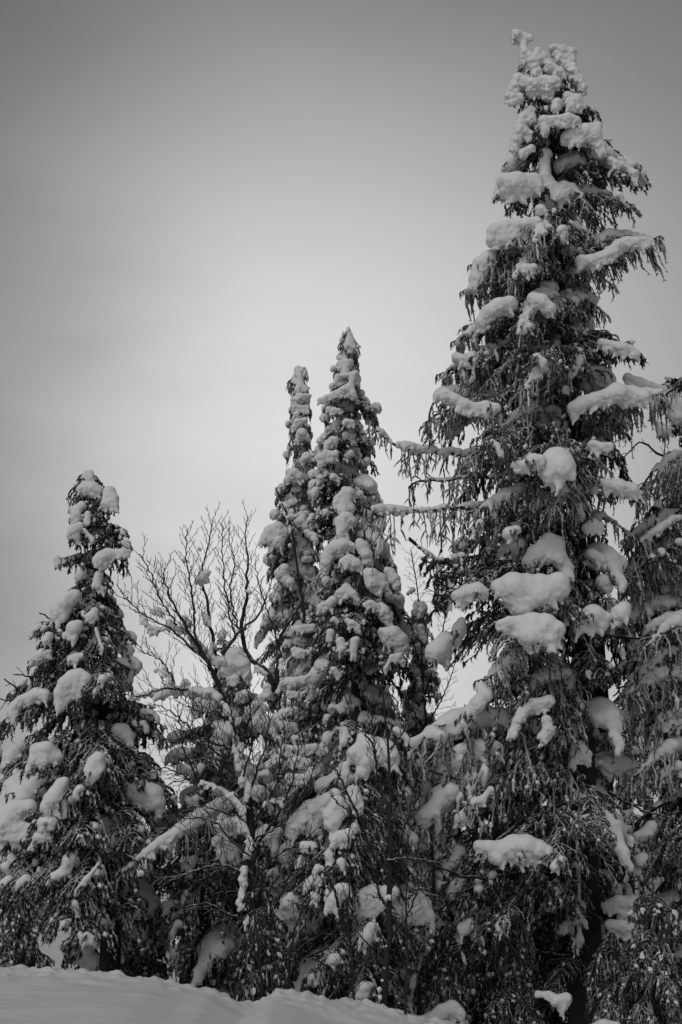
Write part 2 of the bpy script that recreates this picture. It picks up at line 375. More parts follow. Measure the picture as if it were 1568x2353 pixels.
def smooth_line(P, n):
    P = np.asarray(P, float); d = np.r_[0, np.cumsum(np.linalg.norm(np.diff(P, axis=0), axis=1))]
    t = np.linspace(0, d[-1], n)
    Q = np.stack([np.interp(t, d, P[:, i]) for i in range(3)], -1)
    for _ in range(2): Q[1:-1] = (Q[:-2] + 2 * Q[1:-1] + Q[2:]) / 4
    return Q, d[-1]
class Spruce:
    def __init__(s, name, label, Y, axis, outline, trunk_r, group=None, zbase=None):
        s.Y = Y
        pts = np.array([at(x, y, Y) for x, y in axis]); s.pts = pts[np.argsort(pts[:, 2])]
        if zbase is None: zbase = -0.62 - 0.02 * max(Y - 13, 0)
        s.zb = zbase
        b = s.pt(zbase)
        s.root = empty(name, Vector(b), label, 'tree', group)
        rows = []
        for y, xl, xr in outline:
            zc = at(CX, y, Y)[2]; ax = s.pt(zc)[0]
            rows.append((zc, max(0.04, ax - at(xl, y, Y)[0]), max(0.04, at(xr, y, Y)[0] - ax)))
        rows.sort(); s.rows = np.array(rows)
        s.ztop = s.pts[-1, 2]
        g = Geo(); zz = np.linspace(s.zb - 0.4, s.ztop, 26)
        P = np.array([s.pt(z) for z in zz]); rr = trunk_r * np.clip((s.ztop - zz) / (s.ztop - s.zb), 0.05, 1.1) ** 0.8
        P[:, 0] += 0.02 * np.sin(zz * 2.3)
        g.tubes((P - b)[None], rr[None], 12, 0, 0.12)
        # broken stubs that stick out of the trunk
        st = []; sr = []
        for _ in range(26):
            z = rnd.uniform(s.zb + .2, s.ztop - 1); p = s.pt(z) - b; a = rnd.uniform(0, 6.28); ln = rnd.uniform(0.12, 0.45)
            d = np.array([math.cos(a), math.sin(a), rnd.uniform(-.3, .2)]); S = np.linspace(0, 1, 4)[:, None]
            st.append(p + d * ln * S + rng.normal(0, .012, (4, 3))); sr.append([.016, .012, .009, .004])
        g.tubes(st, sr, 4, 0, 0.2)
        obj('trunk', g.mesh('trunk', [M_BARK]), s.root)
    def pt(s, z):
        return np.array([np.interp(z, s.pts[:, 2], s.pts[:, 0]) if z >= s.pts[0, 2] else s.pts[0, 0], s.Y, z])
    def reach(s, z, a):
        l = np.interp(z, s.rows[:, 0], s.rows[:, 1]); r = np.interp(z, s.rows[:, 0], s.rows[:, 2])
        c = math.cos(a); side = r if c > 0 else l
        return abs(c) * side + (1 - abs(c)) * 0.5 * (l + r) * 0.95
    def fill(s, step=0.17, per=4, kinds=(('pad', .6), ('curtain', .2), ('sparse', .2)), top_kind='crust', front=0.5, drop=(0.25, 0.7), zmin=None, seed=1, zmax=None, gap=0.12, cut=-0.25):
        r_ = random.Random(seed); z = (s.ztop if zmax is None else zmax) - 0.08; a = r_.uniform(0, 6.28)
        zmin = s.zb + 0.15 if zmin is None else zmin
        while z > zmin:
            for _ in range(per):
                a += 2.39996 + r_.uniform(-.25, .25)
                if math.sin(a) < cut and r_.random() > front: continue
                if r_.random() < gap: continue
                zt = z + r_.uniform(-.08, .08); L = s.reach(zt, a) * r_.choice((r_.uniform(0.45, .8), r_.uniform(.8, 1.05))) * (0.72 if math.sin(a) < -.3 else 1)
                if L < 0.03: continue
                dp = r_.uniform(*drop)
                if L < 0.42: k = top_kind
                else:
                    u = r_.random(); k = kinds[-1][0]; acc = 0
                    for kk, pr in kinds:
                        acc += pr
                        if u < acc: k = kk; break
                L2 = max(L, 0.10); base = s.pt(min(zt + dp * L2, s.ztop)); tip = s.pt(zt) + np.array([math.cos(a) * L2, math.sin(a) * L2, 0])
                place_bough(s.root, base, tip, k, True, r_.uniform(0.85, 1.1), r_.uniform(-.2, .2))
            z -= step * r_.uniform(0.8, 1.2)
    def drifts(s, zone, text, dy=None, support='plain', grow=1.10, smooth=6, amp=0.5, fine=0.006, voxel=None, squash=0.9):
        x0, y0, k = ZC[zone]
        for grp in parse(text):
            C = []; rr = []
            P = [(x0 + x * k, y0 + y * k, r * k) for x, y, r in grp]
            mx = sum(p[0] for p in P) / len(P); my = sum(p[1] for p in P) / len(P)
            zc = at(mx, my, s.Y)[2]; axx = s.pt(zc)[0]; wx = at(mx, my, s.Y)[0] - axx
            rch = s.reach(zc, 0 if wx > 0 else math.pi)
            u = min(1.0, abs(wx) / max(rch, 0.05))
            off = (rch * math.sqrt(max(0, 1 - u * u)) * 0.95 + 0.12) if dy is None else dy
            for px, py, pr in P:
                Yp = s.Y - off + rnd.uniform(-.3, .3) * pr / F * s.Y
                c = at(px, py, Yp); rad = pr / F * Yp * grow
                C.append(c); rr.append(rad)
            for i in range(1, len(C)):
                dj = [np.linalg.norm(C[i] - C[j]) - .75 * (rr[i] + rr[j]) for j in range(i)]; j = int(np.argmin(dj))
                if dj[j] > 0:
                    for u in np.linspace(0, 1, 2 + int(np.linalg.norm(C[i] - C[j]) / (.5 * min(rr[i], rr[j]))))[1:-1]:
                        C.append(C[i] * u + C[j] * (1 - u)); rr.append(.85 * min(rr[i], rr[j]))
            m0 = len(C)
            for i in range(m0):
                for j in range(i):
                    dd_ = np.linalg.norm(C[i] - C[j])
                    if dd_ < 1.1 * (rr[i] + rr[j]):
                        u = rnd.uniform(.4, .6); C.append(C[i] * u + C[j] * (1 - u)); rr.append((rr[i] * u + rr[j] * (1 - u)) * .93)
            # ragged rim: fingers of snow that follow the bent twigs down and outward
            Ca = np.array(C); ra = np.array(rr); mid = Ca.mean(0)
            for i in range(len(Ca)):
                below = [(j != i and abs(Ca[j][0] - Ca[i][0]) < ra[j] * .7 and Ca[j][2] < Ca[i][2] - .3 * ra[i]) for j in range(len(Ca))]
                if any(below): continue
                for _ in range(2):
                    dx = rnd.uniform(-.8, .8) * ra[i]; p = Ca[i] + [dx, rnd.uniform(-.5, .3) * ra[i], -ra[i] * math.sqrt(max(0, 1 - (dx / ra[i]) ** 2)) * .75]
                    dirx = (0.35 * np.sign(Ca[i][0] - mid[0]) + rnd.uniform(-.3, .3)); q_ = ra[i] * rnd.uniform(.24, .4); ln = rnd.uniform(.3, 1.1) * ra[i]
                    for u in np.linspace(0, 1, 5):
                        C.append(p + np.array([dirx * u * ln, -.1 * u * ln, -u * ln])); rr.append(max(.016, q_ * (1 - .55 * u)))
            C = np.array(C); rr = np.array(rr); cen = Ca.mean(0); nmain = len(Ca); mr = float(np.median(ra))
            # a drift is as deep as it is wide: mirror some of the balls away from the view side
            C2 = C[:nmain].copy(); C2[:, 1] += rr[:nmain] * 0.8
            CC = np.concatenate([C, C2]); RR = np.concatenate([rr, rr[:nmain] * 0.88])
            vx = voxel or max(0.013, min(0.02, mr * 0.15))
            me = snow_mesh(CC - cen, RR, squash, vx, smooth, amp, fine)
            base = s.pt(min(s.ztop - .05, max(s.zb + .1, cen[2] + 0.15 * off + 0.05)))
            tip = cen.copy(); tip[2] -= mr * 0.9; lowest = Ca[np.argmin(Ca[:, 2])]; tip[:2] = 0.6 * tip[:2] + 0.4 * lowest[:2]; tip[2] = min(tip[2], lowest[2]) - .02; tip[1] += mr * 0.45; base[1] += 0.02
            if support:
                b_ = place_bough(s.root, base, tip, support, False, .78)
            o = bpy.data.objects.new('snow_clump', me); col.objects.link(o); o.parent = s.root
            o.location = Vector(cen) - s.root.location

# ------------------------------------------------------------------ ground: a ploughed bank in front, the forest floor behind it
YC = 11.8
crest_px = [(-900, 2195), (-300, 2212), (0, 2225), (100, 2229), (200, 2233), (300, 2238), (380, 2243), (450, 2262), (500, 2266), (540, 2284), (575, 2296), (600, 2288), (640, 2268), (690, 2276), (760, 2296),
            (830, 2306), (900, 2320), (960, 2334), (1010, 2352), (1100, 2375), (1300, 2400), (1700, 2420), (2400, 2430)]
cxs = np.array([at(x, y, YC)[0] for x, y in crest_px]); czs = np.array([at(x, y, YC)[2] for x, y in crest_px])
def floor_z(x, y):
    return -0.62 - 0.02 * np.clip(y - 13, 0, 20) + 0.05 * np.sin(x * 0.7) * np.sin(y * 0.5)
def ground_z(x, y):
    c = np.interp(x, cxs, czs)
    yc = YC + 0.25 * np.sin(x * 1.3)
    near = c - 0.02 * np.clip(yc - y, 0, 30) * 1.2 - 0.004 * np.clip(yc - y, 0, 8) ** 2 * 0.4
    t = np.clip((y - yc) / 0.9, 0, 1); t = t * t * (3 - 2 * t)
    return near * (1 - t) + floor_z(x, y) * t
def grid_patch(xs, ys, amp):
    X, Y_ = np.meshgrid(xs, ys); Z = ground_z(X, Y_)
    Zf = Z.ravel().copy(); Xf = X.ravel(); Yf = Y_.ravel()
    for i in range(len(Zf)):
        x, y = Xf[i], Yf[i]
        if y < 30 and abs(x) < 12:
            near_c = math.exp(-((y - YC) / 0.55) ** 2)
            n = noise.noise(Vector((x * 1.1, y * 0.8, 0))) * 0.05
            n += noise.noise(Vector((x * 4.5 + y * .9, y * 3, 3))) * (0.006 + 0.03 * near_c)
            n += max(0, noise.noise(Vector((x * 13, y * 9, 7)))) * (0.002 + 0.055 * near_c)
            n += noise.noise(Vector((x * 34, y * 25, 7))) * (0.001 + 0.02 * near_c)
            Zf[i] += n * (1 if near_c > .01 else .8)
    V = np.stack([Xf, Yf, Zf], -1); nx = len(xs)
    i = np.arange(len(ys) - 1)[:, None] * nx + np.arange(nx - 1)[None]
    return V, np.stack([i, i + 1, i + 1 + nx, i + nx], -1).reshape(-1, 4)
g = Geo()
xs = np.unique(np.concatenate([np.linspace(-600, -8, 26), np.linspace(-8, -4.2, 20), np.linspace(-4.2, 4.2, 340), np.linspace(4.2, 8, 20), np.linspace(8, 600, 26)]))
ys = np.unique(np.concatenate([np.linspace(-300, 0, 12), np.linspace(0, 8, 24), np.linspace(8, 10.8, 50), np.linspace(10.8, 12.9, 90), np.linspace(12.9, 30, 50), np.linspace(30, 1500, 30)]))
V, Fq = grid_patch(xs, ys, 1); g.add(V, Fq)
gr = obj('snow_ground', g.mesh('snow_ground', [M_GROUND])); gr['kind'] = 'structure'

# ------------------------------------------------------------------ spruces behind, filling the wood
K_BG = (('pad', .62), ('sparse', .18), ('plain', .2))
def bg_tree(label, px, ytop, Y, halfw, seed, lean=0, per=4, step=0.28):
    gy = 1900 + 2.3 * F / Y
    rows = [(ytop + (gy - ytop) * f, px - halfw * k, px + halfw * k) for f, k in ((0.0, .08), (0.12, .28), (0.3, .5), (0.55, .8), (0.8, 1.0), (1.0, .95))]
    tr = Spruce('spruce_tree', label, Y, [(px + lean, ytop), (px, gy)], rows, 0.09, 'spruces of the wood behind')
    tr.fill(step, per, K_BG, seed=seed, front=0.9)
    return tr
bg_tree('dim background spruce low between the leftmost spruce and the bare birch', 330, 1905, 22.0, 120, 1)
bg_tree('background spruce with heavy snow low behind the bare birch trunk', 480, 1700, 21.5, 110, 2)
bg_tree('dark background spruce behind the leftmost spruce, at the left edge', -20, 1660, 20.0, 150, 3)
bg_tree('background spruce between the bare birch and the pair of slim spires', 640, 1560, 22.0, 95, 4)
bg_tree('background spruce under the tallest tree\'s long left branches', 1035, 1690, 22.5, 130, 5)
bg_tree('background spruce just left of the tallest trunk, low in the wood', 1180, 1760, 21.0, 150, 6)
bg_tree('background spruce in the dark gap right of the tallest trunk', 1500, 1850, 21.0, 120, 7)
bg_tree('background spruce low behind the middle of the thicket', 880, 1800, 21.5, 140, 8)

# ------------------------------------------------------------------ the slim spires
T4 = Spruce('spruce_tree', 'slimmest spruce spire, the lower and left one of the pair in the middle', 20.0, [(690, 857), (695, 1100), (690, 1400), (690, 2170)],
    [(857, 682, 700), (900, 672, 708), (940, 668, 714), (980, 668, 722), (1030, 660, 724), (1080, 655, 728), (1120, 645, 730), (1180, 632, 735), (1230, 602, 740), (1270, 605, 745), (1330, 610, 750), (1450, 600, 760), (1700, 590, 790), (2000, 570, 800), (2170, 570, 800)], 0.10)
T4.fill(0.17, 5, (('pad', .2), ('plain', .5), ('curtain', .3)), seed=21, drop=(0.4, 1.0))
T4.drifts(4, "(450,490,20)(450,530,30)(450,580,45)(430,600,35)(490,590,25);(400,680,35)(450,660,45)(510,650,28)(400,730,30)(450,740,35)(500,735,25)(420,790,25);(430,850,45)(480,830,30)(400,890,30);(460,930,50)(420,990,25)(500,960,30);(500,1110,50)(470,1140,35)(540,1100,28);(400,1240,60)(440,1260,45)(360,1280,40)", smooth=2, fine=0.012, grow=.92)
T4.drifts(4, "(230,1680,60)(190,1730,50)(280,1750,50)(320,1680,45)(280,1640,45)(150,1760,25);(300,2000,50)(370,2060,40)(330,1960,40);(450,1600,40)(490,1640,30)(470,1560,25);(540,1380,40)(560,1430,25)", fine=0.009)

T3 = Spruce('spruce_tree', 'pointed spruce spire in the middle, the taller and right one of the pair', 19.0, [(803, 765), (800, 1000), (800, 1500), (790, 2190)],
    [(765, 795, 810), (800, 782, 824), (850, 765, 832), (890, 760, 836), (915, 728, 845), (945, 752, 866), (1000, 745, 860), (1050, 725, 868), (1100, 718, 880), (1150, 705, 892), (1200, 698, 895), (1300, 690, 905), (1400, 680, 920), (1550, 660, 940), (1750, 640, 960), (2000, 620, 980), (2190, 620, 980)], 0.13)
T3.fill(0.16, 5, (('pad', .18), ('plain', .5), ('curtain', .32)), seed=22, cut=0, front=.4, drop=(0.35, 0.9))
T3.drifts(4, "(825,180,25)(825,230,45)(810,270,40)(850,280,35);(800,400,45)(830,390,30)(760,360,30)(740,410,25)(790,460,40);(870,480,35)(730,500,30)(710,560,25)(830,570,35)(780,600,40)(720,630,35)(650,660,30)(600,680,28)(850,630,35)(800,620,35);(700,760,35)(740,760,25);(800,850,40)(840,850,30);(700,990,50)(660,1020,45)(720,980,30);(600,1120,40)(700,1100,45)(720,1080,30)(640,1080,35);(600,1270,35)(590,1300,25);(700,1260,35)(730,1280,28);(550,1390,45)(570,1360,35);(540,1560,30)(520,1590,30);(640,1530,35);(550,1710,35)(560,1740,30)(500,1680,30)", smooth=4, fine=0.010, grow=.93)
T3.drifts(9, "(1000,570,50)(1060,560,50)(1120,560,50)(1180,550,50)(1240,530,40)(960,620,25)(1280,470,30)(1290,440,25);(870,960,50)(930,950,50)(1000,960,50)(1060,970,50)(1110,965,40)(820,1000,40)(900,1010,50);(1110,1075,35)(1140,1070,25);(1020,1160,40)(1090,1170,40)(1160,1170,40)(1230,1160,40)(1300,1150,35)(990,1190,30);(1000,1300,45)(900,1300,40)(860,1340,40);(1150,1270,45)(1230,1290,40)(1080,1290,40);(1060,1420,35)(1140,1430,40)(1220,1430,40)(1300,1370,40)(1350,1350,35)(1270,1360,35);(1050,90,35)(1110,80,35)(1170,70,35)(1220,60,30)(1280,55,30);(1150,160,45)(1100,190,35)(1050,200,35)(1190,180,35);(1110,270,35)(1170,290,40)(1230,300,35);(1060,660,25)(1110,660,22)(1160,675,20)(1210,660,25)(1270,640,28)(1310,630,28)(1330,660,20);(900,1590,25)(960,1620,25)(1020,1640,25)(1040,1650,20)")

T5 = Spruce('spruce_tree', 'middle spruce with knobbly snow-ball top, in front of the two slim spires', 17.0, [(795, 1135), (800, 1250), (815, 1600), (830, 2230)],
    [(1130, 780, 815), (1180, 765, 825), (1250, 740, 870), (1330, 730, 925), (1400, 720, 935), (1480, 715, 950), (1560, 705, 960), (1700, 700, 970), (1900, 690, 1000), (2230, 680, 1020)], 0.11)
T5.fill(0.17, 5, (('pad', .25), ('plain', .5), ('sparse', .25)), seed=23, cut=0, front=.25, drop=(0.4, 1.0))
T5.drifts(4, "(820,1380,45)(780,1400,45)(740,1430,40)(720,1460,30)(790,1460,50)(830,1500,40)(770,1520,40);(800,1580,60)(760,1600,50)(840,1600,45)(760,1680,45)(800,1710,25);(780,1780,60)(720,1790,55)(680,1820,55)(650,1870,50)(640,1920,45)(640,1970,30)(840,1790,35);(820,1890,45)(780,1910,40)(870,1920,45)(900,1950,30);(920,1790,50)(950,1850,50)(960,1900,45)(900,1760,35);(990,2010,60)(1040,2050,70)(1080,2090,45)(1000,2060,60)(1040,2110,45)(960,1990,40);(1130,1990,45)(1160,2040,50)(1180,2090,40)(1190,2120,25)(1110,1970,30);(800,2100,35)(850,2150,35)(750,2150,40)(880,2200,28);(600,2250,30)(660,2230,35)(700,2200,40);(980,2230,40)(1030,2250,30);(1080,2290,50)(1100,2330,50);(1060,1760,30)(1040,1820,35)(1060,1800,25)", fine=0.009)
T5.drifts(10, "(600,1060,80)(660,1120,80)(550,1040,50)(700,1180,50)(640,1180,50)(500,1040,40)(540,1120,50);(650,1270,40)(590,1270,30)(690,1310,25)(530,1380,25);(120,1130,45)(140,1200,50)(110,1230,35);(250,1130,45)(240,1200,40)(240,1270,30)(270,1110,30);(520,850,50)(550,920,40)(490,800,30);(60,930,30)(100,960,25);(230,970,40)(280,1000,30)(180,940,30);(30,1050,40)(20,1110,35);(60,1390,35)(100,1440,35);(150,1940,40)(150,2010,45)")

T9 = Spruce('young_spruce_tree', 'spindly young spruce under the tallest tree\'s left branches, with snow knots on its stem', 18.0, [(962, 1400), (965, 1500), (970, 2210)],
    [(1400, 952, 975), (1500, 935, 990), (1600, 915, 1020), (1800, 880, 1070), (2210, 860, 1090)], 0.05)
T9.fill(0.2, 4, (('sparse', .5), ('pad', .3), ('plain', .2)), seed=24)
T9.drifts(10, "(850,1000,35)(880,1080,28);(840,840,35)(850,880,25)(830,810,25);(820,1180,35)(860,1210,30);(870,1280,28);(820,1400,28)(780,1430,25);(940,1390,28)(960,1420,20);(640,1940,35)(700,2000,40)(750,2040,30);(1100,2060,40)(1140,2080,35);(1000,1960,30)(980,1990,25)", smooth=3, fine=.011)

# ------------------------------------------------------------------ leftmost spruce
T2 = Spruce('spruce_tree', 'leftmost spruce, its lower half under large rounded drifts', 14.0, [(205, 1082), (222, 1300), (238, 1550), (245, 1700), (250, 2300)],
    [(1082, 192, 218), (1130, 176, 272), (1170, 150, 288), (1230, 135, 295), (1280, 122, 305), (1330, 115, 300), (1370, 92, 265), (1430, 70, 285), (1480, 45, 312), (1540, 30, 325), (1600, 12, 345), (1660, 5, 375), (1750, -20, 355), (1850, -50, 380), (1950, -60, 390), (2100, -70, 400), (2300, -70, 400)], 0.12)
T2.fill(0.24, 4, gap=.22, cut=0.0, kinds=(('pad', .35), ('plain', .4), ('sparse', .25)), seed=31, front=0.25, top_kind='plain', drop=(0.5, 1.1), zmin=at(0, 1560, 14)[2], zmax=at(0, 1120, 14)[2])
T2.fill(0.25, 4, gap=.2, cut=0.3, kinds=(('pad', .3), ('plain', .3), ('sparse', .4)), seed=32, front=0.0, top_kind='plain', drop=(0.4, 0.9), zmax=at(0, 1560, 14)[2])
T2.drifts(5, "(650,190,25)(690,185,25)(690,220,25);(650,280,40)(700,300,55)(620,310,40)(740,320,45)(700,350,30);(830,330,50)(860,380,45)(850,430,40)(800,420,40)(880,440,25);(570,480,40)(580,510,35)(560,530,25)(620,430,35)(540,460,25);(665,500,30)(660,550,28);(560,620,50)(540,650,40)(580,680,35)(600,590,35);(700,690,22)(640,620,20);(920,620,18)(940,640,14);(940,710,22)(970,730,18);(780,830,60)(820,800,50)(740,850,45)(880,790,30)(940,780,30)(980,785,20)(790,880,35);(430,840,30)(440,870,28);(750,960,35)(740,1000,35)(730,1040,35)(770,1070,28);(520,1130,50)(570,1110,45)(480,1180,55)(440,1230,55)(420,1280,40)(520,1190,45)(480,1270,45)(540,1170,35);(260,1380,30)(300,1350,30)(240,1410,20);(370,1420,35)(350,1460,35)(360,1490,25);(560,1360,55)(590,1340,40)(530,1410,40)(560,1430,35)(560,1470,22);(700,1270,40)(720,1290,30)(660,1280,25)(720,1230,30);(320,1560,45)(370,1545,30)(270,1590,35)(240,1610,20);(580,1590,40)(540,1600,35)(620,1570,25);(730,1370,18)(770,1520,25);(990,1410,30)(1020,1430,22)(960,1400,20);(980,1530,40)(920,1510,25)")
T2.drifts(5, "(480,1660,45)(400,1690,50)(330,1720,50)(270,1770,45)(220,1820,40)(180,1860,30)(560,1650,30)", dy=-0.35)
T2.drifts(5, "(600,1720,55)(550,1730,55)(500,1780,60)(460,1850,55)(450,1920,45)(450,1970,35)(550,1840,55)(620,1800,45)(600,1860,30)(650,1740,40)(500,1910,40);(280,1860,50)(340,1870,45)(220,1890,45)(160,1910,40)(110,1960,45)(90,2010,45)(110,2050,35)(230,1920,35);(900,1640,60)(960,1680,70)(900,1700,80)(940,1760,60)(960,1800,40)(1000,1620,50)(1050,1640,30)(860,1660,50);(780,1750,40)(760,1790,30);(720,1850,25)(740,1830,20);(810,1870,30)(850,1830,40);(930,2140,60)(960,2180,55)(900,2130,50)(980,2220,35)(870,2140,30);(1090,2090,30)(1110,2120,25);(1150,2010,30)(1190,2040,22)(1090,1990,22)")
T2.drifts(7, "(70,110,55)(110,60,50)(40,160,40)(150,30,40)", dy=-0.3)
T2.drifts(7, "(250,60,55)(300,50,55)(350,90,50)(230,120,45)(290,130,40)(190,170,25)(380,100,30);(620,140,55)(640,110,45)(590,190,45)(600,220,35)(650,170,35);(770,60,30)(740,80,22);(400,280,45)(370,330,50)(340,380,60)(310,430,50)(400,400,40)(410,470,28)(420,260,30)(350,340,35);(520,310,30)(490,350,25)(460,370,15);(890,320,70)(950,310,60)(1000,340,60)(1020,400,55)(960,400,55)(850,340,50)(1030,450,50)(820,290,30);(60,470,60)(100,440,60)(30,540,70)(80,560,60)(100,620,60)(160,620,55)(190,570,40)(190,420,45)(130,660,30)(20,620,50);(740,510,45)(680,520,45)(620,560,35)(790,540,40)(830,500,35)(800,480,30);(720,650,70)(700,600,50)(760,650,70)(800,700,55)(660,680,55)(640,720,35)(820,730,40)(740,610,50)(700,690,50);(850,600,28)(860,640,22);(520,630,25)(540,650,15);(450,770,45)(430,830,35)(350,880,30)(400,860,30)(320,910,18);(280,530,40)(340,520,35);(250,620,35)(300,600,30)(210,680,18);(560,900,25)(530,950,25)(500,980,20)(600,850,15)(640,800,15);(560,1270,35)(600,1280,20)(520,1260,25);(870,1110,30)(840,1160,25)(820,1190,18);(690,1200,25)(730,1180,20);(420,1190,30)(450,1170,20);(240,960,30)(210,920,20);(170,900,35)(120,930,30);(480,1060,30)(500,1100,25);(60,900,30)(30,930,35)", grow=1.1)

# ------------------------------------------------------------------ spruce tangled behind the birch
T8 = Spruce('spruce_tree', 'spruce behind the bare birch, a long snow-laden bough slanting down to the left', 14.6, [(520, 1520), (540, 1700), (560, 2285)],
    [(1520, 505, 545), (1600, 470, 570), (1700, 420, 640), (1800, 400, 660), (1900, 380, 700), (2050, 330, 720), (2285, 300, 740)], 0.08)
T8.fill(0.2, 4, (('pad', .4), ('plain', .3), ('sparse', .3)), seed=41, front=0.4)
T8.drifts(7, "(1440,400,45)(1380,440,45)(1320,470,50)(1250,520,50)(1180,570,48)(1110,620,42)(1050,650,38)(1000,690,35)(950,720,28)(900,760,20)(850,800,15)(790,840,12)(760,860,10)(1490,410,30)", dy=1.5, support='curtain', fine=.009, amp=.45)
T8.drifts(7, "(1430,640,40)(1480,670,40)(1520,720,40)(1530,790,35)(1400,650,30);(1220,800,45)(1230,850,30)(1260,770,30);(1440,550,50)(1500,540,50)(1540,570,40);(1080,500,50)(1020,530,50)(1130,530,30);(930,1260,20)(950,1320,30)(940,1220,25);(1210,980,18)(1190,1040,15)(1180,1090,12);(850,910,22)(900,900,18)(1000,900,20)(1080,890,20);(820,1000,35)(850,950,30);(1080,1070,35)(1140,1060,30);(1160,1190,30)(1130,1230,22)")
T8.drifts(6, "(1000,1180,70)(960,1250,60)(1060,1250,60)(930,1300,50)(1090,1330,40);(900,1020,35)(890,1050,25)(910,1000,20);(1000,1350,30)(960,1370,25);(1040,1490,40)(1090,1460,30);(720,1530,45)(780,1550,45)(690,1600,30)(830,1540,40)(730,1590,35);(520,1800,40)(560,1780,40);(600,1920,55)(540,1930,45)(650,1930,45)(500,1960,35);(580,2030,30)(650,2040,35)(700,2060,40)(740,2030,35);(860,1940,40)(860,2000,28);(650,2290,30)(700,2270,35)")
T8.drifts(9, "(880,1960,60)(920,2010,60)(930,2080,45)(860,1900,50)(800,1930,40)(970,1920,40)(770,1990,40);(460,1800,50)(530,1830,50)(590,1850,40);(450,2120,50)(480,2180,45)(550,2160,40)")

# ------------------------------------------------------------------ rounded young spruce, centre low
T7 = Spruce('young_spruce_tree', 'rounded young spruce low in the centre, buried under big domes of snow', 13.4, [(880, 1665), (860, 1800), (850, 2310)],
    [(1665, 850, 930), (1720, 790, 930), (1800, 740, 950), (1880, 665, 960), (2000, 640, 990), (2100, 625, 1000), (2310, 640, 1010)], 0.07)
T7.fill(0.17, 5, (('pad', .4), ('plain', .6)), seed=51, cut=.1, front=0.1, top_kind='plain')
T7.drifts(8, "(920,250,70)(980,270,80)(1040,290,80)(930,340,70)(1080,320,60)(900,200,40)(1100,350,45)(850,300,50)(830,330,30)(900,420,45);(790,190,30)(780,230,30)(790,150,20);(780,390,35)(790,430,30)(810,370,20);(560,660,60)(620,640,60)(510,720,60)(460,780,55)(440,830,40)(570,740,60)(610,790,35)(660,620,40)(720,570,40);(690,700,50)(700,760,50)(740,620,45)(770,680,40)(720,740,45);(850,600,50)(840,550,45)(880,640,35);(760,850,50)(720,870,35)(800,860,30)(850,780,30);(410,930,50)(400,970,48)(430,900,40);(690,940,22)(685,970,38)(690,920,15);(760,1010,30)(770,1040,25);(520,900,30)(580,900,28);(480,1010,25)(500,980,20);(340,1080,35)(380,1090,30)(290,1090,25)(250,1090,15)(410,1080,20);(590,1120,35)(560,1150,35)(620,1140,25)(530,1180,25);(580,1230,30)(600,1250,25);(440,1280,75)(450,1330,75)(430,1270,60)(460,1370,45)(360,1320,25);(760,1190,45)(790,1180,35)(720,1250,45)(700,1290,45)(730,1320,35)(810,1200,20);(940,1240,70)(980,1210,60)(900,1290,60)(1000,1270,60)(870,1340,50)(960,1330,50)(1060,1230,50)(1100,1200,40)(900,1370,35);(960,1430,35)(920,1500,40)(900,1540,28)(960,1480,30);(1150,170,30)(1190,210,22)(1120,150,25);(620,1740,35)(570,1770,30);(720,1640,40)(690,1660,25);(900,1880,45)(910,1830,40);(330,1600,45)(300,1620,35);(330,1410,20)(310,1450,15)(330,1230,25)(300,1200,30)")
T7.drifts(8, "(1180,1200,60)(1240,1230,60)(1290,1290,60)(1320,1360,50)(1200,1290,60)(1270,1370,50)(1340,1420,35)(1160,1260,50)(1350,1460,22);(1220,1650,30)(1210,1590,20);(1190,1940,25)(1210,1980,22);(1060,1870,30);(1100,860,35)(1070,900,30);(1140,720,35)(1170,760,28)", dy=-0.4)

# ------------------------------------------------------------------ right edge spruce
T6 = Spruce('spruce_tree', 'dark spruce at the right edge, bare hanging twigs reaching in from outside', 15.6, [(1660, 700), (1650, 1300), (1640, 2240)],
    [(700, 1645, 1680), (860, 1585, 1740), (950, 1545, 1760), (1050, 1490, 1800), (1150, 1440, 1820), (1250, 1410, 1820), (1350, 1395, 1840), (1500, 1370, 1850), (1700, 1380, 1870), (1900, 1390, 1880), (2240, 1390, 1900)], 0.13)
T6.fill(0.2, 5, (('curtain', .5), ('sparse', .42), ('pad', .08)), seed=61, front=0.75, drop=(0.1, 0.5))
T6.drifts(2, "(1460,800,40)(1440,780,30)(1490,790,25);(1530,650,60)(1540,720,50);(1500,560,25)(1440,560,30)(1380,540,30)(1320,520,35)(1250,490,30);(1520,980,25)(1550,960,25);(1300,1600,40)(1340,1560,40)(1420,1500,60)(1480,1450,60);(1530,1330,45)(1500,1310,30)", dy=0.1)
T6.drifts(3, "(1290,560,40)(1240,540,40)(1330,540,30);(1320,260,40)(1370,250,35)(1260,280,30)(1210,310,22);(1300,640,18);(1170,1510,35)(1190,1490,25);(1200,1370,35)(1230,1330,30)(1160,1380,25);(1360,1020,35)(1300,1050,25);(1360,800,35)(1300,810,20)", dy=0.5)

